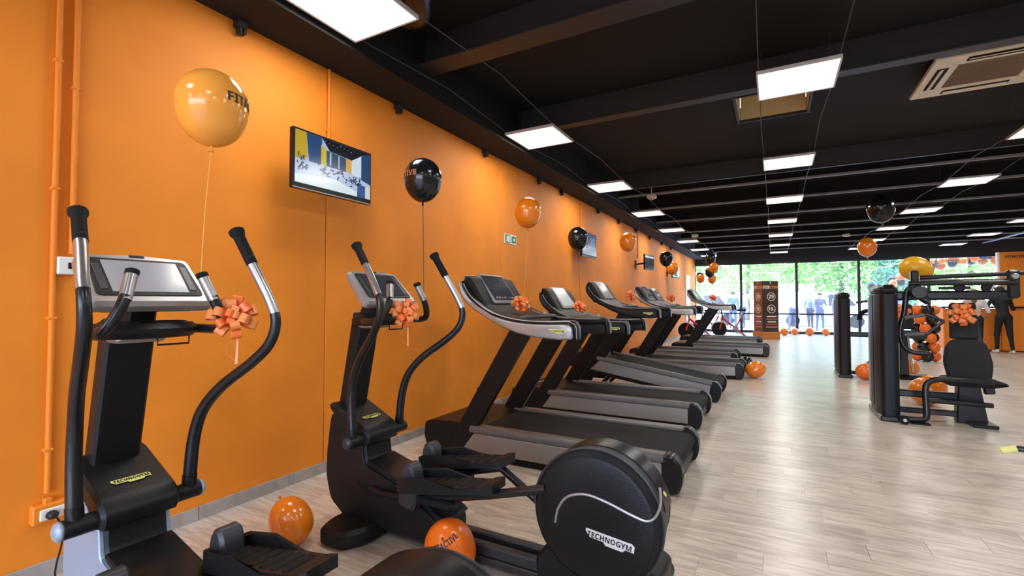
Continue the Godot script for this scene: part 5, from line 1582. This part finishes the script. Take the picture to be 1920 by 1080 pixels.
# ---------------------------------------------------------------- people: one smooth skin over a skeleton
func body_mesh(bones: Array, cell: float) -> ArrayMesh:
	# bones: [from, to, radius, radius, colour]; surface nets over the joined distance field
	var lo := Vector3.INF
	var hi := -Vector3.INF
	for b in bones:
		for k in 2:
			lo = lo.min(b[k] - Vector3.ONE * (b[2 + k] + 0.06))
			hi = hi.max(b[k] + Vector3.ONE * (b[2 + k] + 0.06))
	var nx := int((hi.x - lo.x) / cell) + 2
	var ny := int((hi.y - lo.y) / cell) + 2
	var nz := int((hi.z - lo.z) / cell) + 2
	var val := PackedFloat32Array()
	val.resize(nx * ny * nz)
	val.fill(1.0)
	var own := PackedFloat32Array()
	own.resize(nx * ny * nz)
	own.fill(9.0)
	var who := PackedByteArray()
	who.resize(nx * ny * nz)
	for bi in bones.size():
		var b: Array = bones[bi]
		var a: Vector3 = b[0]
		var ab: Vector3 = b[1] - a
		var l2 := maxf(ab.length_squared(), 1e-9)
		var rm := maxf(b[2], b[3]) + 0.05
		var p0 := ((a.min(b[1]) - Vector3.ONE * rm - lo) / cell).floor()
		var p1 := ((a.max(b[1]) + Vector3.ONE * rm - lo) / cell).ceil()
		for z in range(maxi(int(p0.z), 0), mini(int(p1.z) + 1, nz)):
			for y in range(maxi(int(p0.y), 0), mini(int(p1.y) + 1, ny)):
				for x in range(maxi(int(p0.x), 0), mini(int(p1.x) + 1, nx)):
					var p := lo + Vector3(x, y, z) * cell
					var h := clampf((p - a).dot(ab) / l2, 0.0, 1.0)
					var d: float = p.distance_to(a + ab * h) - lerpf(b[2], b[3], h)
					var i := (z * ny + y) * nx + x
					if d < own[i]:
						own[i] = d
						who[i] = bi
					var v := val[i]
					var k := maxf(0.03 - absf(v - d), 0.0) / 0.03
					val[i] = minf(v, d) - k * k * 0.0075
	var vert := {}
	var cols := {}
	var step := [1, nx, nx * ny]
	var corner := [0, 1, nx, nx + 1, nx * ny, nx * ny + 1, nx * ny + nx, nx * ny + nx + 1]
	for z in nz - 1:
		for y in ny - 1:
			var base := (z * ny + y) * nx
			for x in nx - 1:
				var i := base + x
				var v0 := val[i]
				if v0 > cell * 2.5:
					continue
				var inside := 0
				for c in corner:
					if val[i + c] < 0:
						inside += 1
				if inside == 0 or inside == 8:
					continue
				var sum := Vector3.ZERO
				var n := 0
				for e in [[0, 1], [2, 3], [4, 5], [6, 7], [0, 2], [1, 3], [4, 6], [5, 7], [0, 4], [1, 5], [2, 6], [3, 7]]:
					var va := val[i + corner[e[0]]]
					var vb := val[i + corner[e[1]]]
					if (va < 0) != (vb < 0):
						var s := va / (va - vb)
						var pa := Vector3(e[0] & 1, (e[0] >> 1) & 1, e[0] >> 2)
						var pb := Vector3(e[1] & 1, (e[1] >> 1) & 1, e[1] >> 2)
						sum += pa.lerp(pb, s)
						n += 1
				vert[i] = lo + (Vector3(x, y, z) + sum / n) * cell
				cols[i] = bones[who[i]][4]
	var t := PackedVector3Array()
	var tint := PackedColorArray()
	for i in vert:
		for ax in 3:
			var j: int = i + step[ax]
			if (val[i] < 0) == (val[j] < 0):
				continue
			var u: int = step[(ax + 1) % 3]
			var w: int = step[(ax + 2) % 3]
			if not (vert.has(i - u) and vert.has(i - w) and vert.has(i - u - w)):
				continue
			var q := [i, i - u, i - u - w, i - w] if val[i] < 0 else [i, i - w, i - u - w, i - u]
			q.reverse()
			for k in [0, 1, 2, 0, 2, 3]:
				t.append(vert[q[k]])
				tint.append(cols[q[k]])
	# turn outwards as a whole
	var vol := 0.0
	for i in range(0, t.size(), 3):
		vol += t[i].dot(t[i + 1].cross(t[i + 2]))
	if vol < 0:
		for i in range(0, t.size(), 3):
			var sw := t[i + 1]
			t[i + 1] = t[i + 2]
			t[i + 2] = sw
			var sc := tint[i + 1]
			tint[i + 1] = tint[i + 2]
			tint[i + 2] = sc
	return mk(t, 85.0, tint)

func lin(r: float, g: float, b: float) -> Color:
	return col(r, g, b).srgb_to_linear()

func person(label: String, at: Vector3, turn: float, look: Dictionary, cell := 0.022):
	# a standing figure that faces +z; look: skin, top, legs, shoes, hair colours, arms [left hand, right hand], stride, sleeve, long hair, height
	var sk: Color = look.skin
	var tp: Color = look.top
	var lg: Color = look.legs
	var sh: Color = look.shoes
	var hr: Color = look.hair
	var st: float = look.get("stride", 0.04)
	var lean: float = look.get("lean", 0.0)
	var chest := Vector3(0, 1.27, lean * 0.9)
	var neck := Vector3(0, 1.43, lean * 1.1)
	var head := Vector3(0, 1.58, lean * 1.15 + 0.015)
	var bones := []
	for s in [-1, 1]:
		var hip := Vector3(0.085 * s, 0.90, 0)
		var knee := Vector3(0.095 * s, 0.48, 0.02 + st * s)
		var ankle := Vector3(0.10 * s, 0.085, st * s * 1.6 - 0.015)
		bones.append([hip, knee, 0.088, 0.056, lg])
		bones.append([knee, ankle, 0.055, 0.038, lg])
		bones.append([ankle + Vector3(0, -0.035, -0.02), ankle + Vector3(0.015 * s, -0.05, 0.13), 0.038, 0.03, sh])
		var shoulder := Vector3(0.175 * s, 1.385, lean)
		var hand: Vector3 = look.arms[0 if s < 0 else 1]
		var to := hand - shoulder
		var reach := minf(to.length(), 0.53)
		hand = shoulder + to.normalized() * reach
		var half := sqrt(maxf(0.0729 - reach * reach / 4.0, 0.0))
		var out := (Vector3(0.5 * s, -0.6, -0.7) - to.normalized() * Vector3(0.5 * s, -0.6, -0.7).dot(to.normalized())).normalized()
		var elbow := shoulder + to.normalized() * reach / 2 + out * half
		bones.append([shoulder, elbow, 0.05, 0.04, tp])
		bones.append([elbow, hand, 0.038, 0.027, tp if look.get("sleeve", false) else sk])
		bones.append([shoulder * Vector3(0.5, 1, 1), shoulder, 0.06, 0.052, tp])
		# palm and fingers
		var d := (hand - elbow).normalized()
		var across := d.cross(Vector3(0, 0, 1)).normalized() if absf(d.z) < 0.8 else Vector3(1, 0, 0)
		bones.append([hand, hand + d * 0.06, 0.026, 0.024, sk])
		for f in 4:
			var root := hand + d * 0.075 + across * (f - 1.5) * 0.018
			bones.append([root, root + d * [0.055, 0.068, 0.072, 0.06][f] + Vector3(0, 0, 0.012), 0.0095, 0.008, sk])
		bones.append([hand + d * 0.02 + across * 0.028, hand + d * 0.07 + across * 0.055, 0.0105, 0.009, sk])
	bones.append([Vector3(-0.06, 0.93, 0), Vector3(0.06, 0.93, 0), 0.108, 0.108, lg])
	bones.append([Vector3(0, 1.0, lean * 0.1), chest, 0.112, 0.125, tp])
	bones.append([chest + Vector3(-0.07, 0.02, 0), chest + Vector3(0.07, 0.02, 0), 0.105, 0.105, tp])
	bones.append([neck, neck + Vector3(0, 0.07, 0.008), 0.05, 0.047, sk])
	bones.append([head + Vector3(0, 0.03, -0.012), head + Vector3(0, -0.055, 0.03), 0.088, 0.058, sk])
	bones.append([head + Vector3(0, 0.005, 0.09), head + Vector3(0, -0.02, 0.105), 0.012, 0.016, sk])
	for s in [-1, 1]:
		bones.append([head + Vector3(0.083 * s, 0.0, -0.01), head + Vector3(0.088 * s, 0.02, -0.014), 0.016, 0.018, sk])
	var p := thing("person", label, "person", at, turn)
	var m: StandardMaterial3D = cached("people_skin", func():
		var q := mat(Color.WHITE, 0.75)
		q.vertex_color_use_as_albedo = true
		return q)
	part("body", body_mesh(bones, cell), m, p)
	var hb := [[head + Vector3(0, 0.05, -0.02), head + Vector3(0, 0.035, -0.035), 0.092, 0.092, hr], [head + Vector3(-0.04, 0.075, 0.03), head + Vector3(0.04, 0.075, 0.03), 0.05, 0.05, hr]]
	if look.get("long", false):
		hb.append([head + Vector3(0, 0.02, -0.06), head + Vector3(0, -0.24, -0.085), 0.075, 0.045, hr])
	part("hair", body_mesh(hb, 0.016), m, p)
	for s in [-1, 1]:
		part("eye", cached("eye", func(): return mk(ball(Vector3.ZERO, Vector3(0.012, 0.008, 0.006), 8, 6))), M.logo_ink, p, head + Vector3(0.033 * s, 0.012, 0.083))
	part("mouth", cached("mouth", func(): return mk(ball(Vector3.ZERO, Vector3(0.02, 0.005, 0.004), 8, 6))), mat(col(150, 80, 76), 0.6), p, head + Vector3(0, -0.052, 0.088))
	var k: float = look.get("height", 1.7) / 1.72
	p.scale = Vector3.ONE * k

func make_people():
	var skin := lin(206, 160, 132)
	var tan := lin(184, 132, 100)
	var black := lin(24, 24, 28)
	var jeans := lin(70, 92, 130)
	var navy := lin(40, 48, 68)
	var white := lin(226, 226, 226)
	var down := [Vector3(-0.24, 0.86, 0.05), Vector3(0.24, 0.86, 0.05)]
	person("person in black top and leggings with white shoes leaning at the reception desk", Vector3(5.02, 0, -16.32), PI + 0.2, {"skin": tan, "top": black, "legs": black, "shoes": white, "hair": lin(40, 30, 26), "arms": [Vector3(-0.16, 1.16, 0.36), Vector3(0.40, 1.17, 0.24)], "stride": 0.07, "lean": 0.10, "long": true, "height": 1.68}, 0.017)
	person("person in a pale top standing behind the weight machine's seat", Vector3(4.33, 0, -15.75), PI - 0.4, {"skin": tan, "top": lin(205, 200, 204), "legs": lin(30, 30, 36), "shoes": black, "hair": lin(120, 84, 56), "arms": [Vector3(-0.2, 1.0, 0.2), Vector3(0.3, 1.16, 0.26)], "stride": 0.03, "long": true, "height": 1.6}, 0.02)
	var out := [
		["person in jeans and white shirt outside, right of the display tower", Vector3(0.72, 0, -24.6), 0.6, white, jeans, false, 1.72],
		["person in blue shirt outside the middle window", Vector3(1.42, 0, -25.0), -0.5, lin(120, 140, 176), navy, false, 1.75],
		["person with dark top standing close to the blue shirted one outside", Vector3(1.75, 0, -24.6), 0.3, lin(96, 92, 110), jeans, false, 1.68],
		["person in pale trousers and grey top outside the middle window", Vector3(2.45, 0, -24.8), 0.1, lin(150, 146, 150), lin(160, 176, 204), true, 1.70],
		["person in blue jeans outside behind the sixth treadmill's console", Vector3(-1.72, 0, -25.0), 0.3, lin(90, 120, 170), jeans, false, 1.76],
		["person with light shirt outside, left of the window mullion", Vector3(-1.35, 0, -25.6), -0.3, lin(180, 190, 205), navy, false, 1.74],
		["person in dark blue jacket outside near the near weight tower", Vector3(4.02, 0, -25.0), 2.6, lin(66, 84, 124), lin(110, 140, 180), false, 1.74],
		["person in violet top outside, partly behind the weight tower", Vector3(4.75, 0, -26.2), -2.6, lin(122, 110, 150), lin(60, 60, 80), true, 1.66],
		["person in grey outside behind the display tower", Vector3(-0.6, 0, -26.4), 0.2, lin(130, 140, 160), jeans, false, 1.72],
	]
	for q in out:
		var crossed: bool = q[6] < 1.7
		person(q[0], q[1], q[2], {"skin": skin, "top": q[3], "legs": q[4], "shoes": lin(60, 56, 60), "hair": lin(70, 56, 48), "arms": down if not crossed else [Vector3(-0.1, 1.12, 0.24), Vector3(0.2, 1.1, 0.2)], "stride": 0.05, "long": q[5], "sleeve": true, "height": q[6]}, 0.026)

# ---------------------------------------------------------------- outside the windows
func make_outside():
	struct("pavement", mk(box(Vector3(2, -0.11, -42), Vector3(90, 0.2, 39.4))), mottled(col(196, 194, 190), 0.8, 0.15, 77, 0.3))
	struct("kerb", mk(box(Vector3(2, 0.02, -31.5), Vector3(90, 0.16, 0.3), 0.02)), mat(col(206, 204, 200), 0.8))
	var r := RandomNumberGenerator.new()
	r.seed = 23
	var leaf: ArrayMesh = cached("leaf", func():
		var t := PackedVector3Array()
		var a := Vector3(0, 0, 0)
		var b := Vector3(0.5, 0.12, 0.22)
		var c := Vector3(1, 0, 0)
		var d := Vector3(0.5, 0.12, -0.22)
		var m := Vector3(0.5, 0.0, 0)
		t.append_array(PackedVector3Array([a, b, m, m, b, c, a, m, d, m, c, d]))
		return mk(t, 60.0))
	var greens := [mat(col(126, 170, 70), 0.6), mat(col(98, 150, 66), 0.6), mat(col(150, 186, 96), 0.6), mat(col(90, 140, 118), 0.6)]
	for g in greens:
		g.backlight_enabled = true
		g.backlight = Color(0.35, 0.5, 0.15)
	var labels := ["light green tree outside, beside the orange wall", "pale tree outside above the row of treadmills", "broad tree outside behind the display tower", "bright green tree outside the middle window", "full crowned tree outside, right of the middle mullion", "dense tree outside behind the second window mullion", "tall green tree outside behind the weight towers", "blue green spruce outside above the near weight tower", "green tree outside behind the yellow balloon", "tree outside under the balloon garland"]
	var xs := [-9.0, -5.2, -1.6, 1.2, 3.6, 5.4, 7.6, 5.6, 9.4, 12.5]
	var zs := [-38.0, -35.0, -36.5, -34.0, -35.5, -34.0, -38.0, -32.6, -35.0, -34.0]
	for i in xs.size():
		var spruce := i == 7
		var t := thing("tree", labels[i], "tree", Vector3(xs[i], 0, zs[i]), 0, "trees beyond the pavement")
		var h := r.randf_range(5.5, 7.0)
		part("trunk", mk(tube([Vector3.ZERO, Vector3(0.1, h * 0.5, 0.05), Vector3(0.05, h * 0.85, 0)], [0.17, 0.12, 0.04], 9)), mat(col(112, 96, 82), 0.9), t)
		var mm := MultiMesh.new()
		mm.transform_format = MultiMesh.TRANSFORM_3D
		mm.mesh = leaf
		mm.instance_count = 3600
		for k in 3600:
			var p := Vector3(r.randfn(), r.randfn(), r.randfn()).normalized() * pow(r.randf(), 0.4)
			if spruce:
				var f := r.randf()
				var rad := 1.25 * (1.0 - f) * (0.6 + 0.4 * absf(sin(f * 22.0)))
				var an := r.randf() * TAU
				p = Vector3(cos(an) * rad, 0.5 + f * 4.8, sin(an) * rad)
			else:
				p = Vector3(p.x * 2.3, h * 0.56 + p.y * h * 0.42, p.z * 2.0)
			var b := Basis.from_euler(Vector3(r.randf() * TAU, r.randf() * TAU, r.randf() * TAU)).scaled(Vector3.ONE * r.randf_range(0.16, 0.30))
			mm.set_instance_transform(k, Transform3D(b, p))
		var c := MultiMeshInstance3D.new()
		c.name = "crown"
		c.multimesh = mm
		c.material_override = greens[3] if spruce else greens[i % 3]
		c.set_meta("kind", "stuff")
		t.add_child(c)
	# pale parked vans behind the people
	for q in [[Vector3(-3.6, 0, -29.0), "white van parked outside beyond the treadmills"], [Vector3(2.2, 0, -29.4), "white van parked outside beyond the middle window"]]:
		var v := thing("van", q[1], "van", q[0])
		part("body", mk(ext(rounded([Vector2(-2.2, 0.35), Vector2(2.2, 0.35), Vector2(2.25, 0.9), Vector2(1.6, 1.05), Vector2(1.0, 1.75), Vector2(-2.2, 1.8)], 0.15, 4), -0.85, 0.85, 0.08)), M.white_paint, v)
		part("window", mk(ext(rounded([Vector2(0.2, 1.08), Vector2(1.35, 1.08), Vector2(0.95, 1.62), Vector2(0.2, 1.64)], 0.06, 3), 0.84, 0.86, 0.004)), M.screen_off, v)
		for x in [-1.35, 1.35]:
			part("wheel", cached("van_wheel", func(): return mk(disc_z(Vector3.ZERO, 0.32, 0.22, 24, 0.03))), M.rubber, v, Vector3(x, 0.32, 0.76))
			part("wheel", cached("van_wheel", func(): return null), M.rubber, v, Vector3(x, 0.32, -0.76))
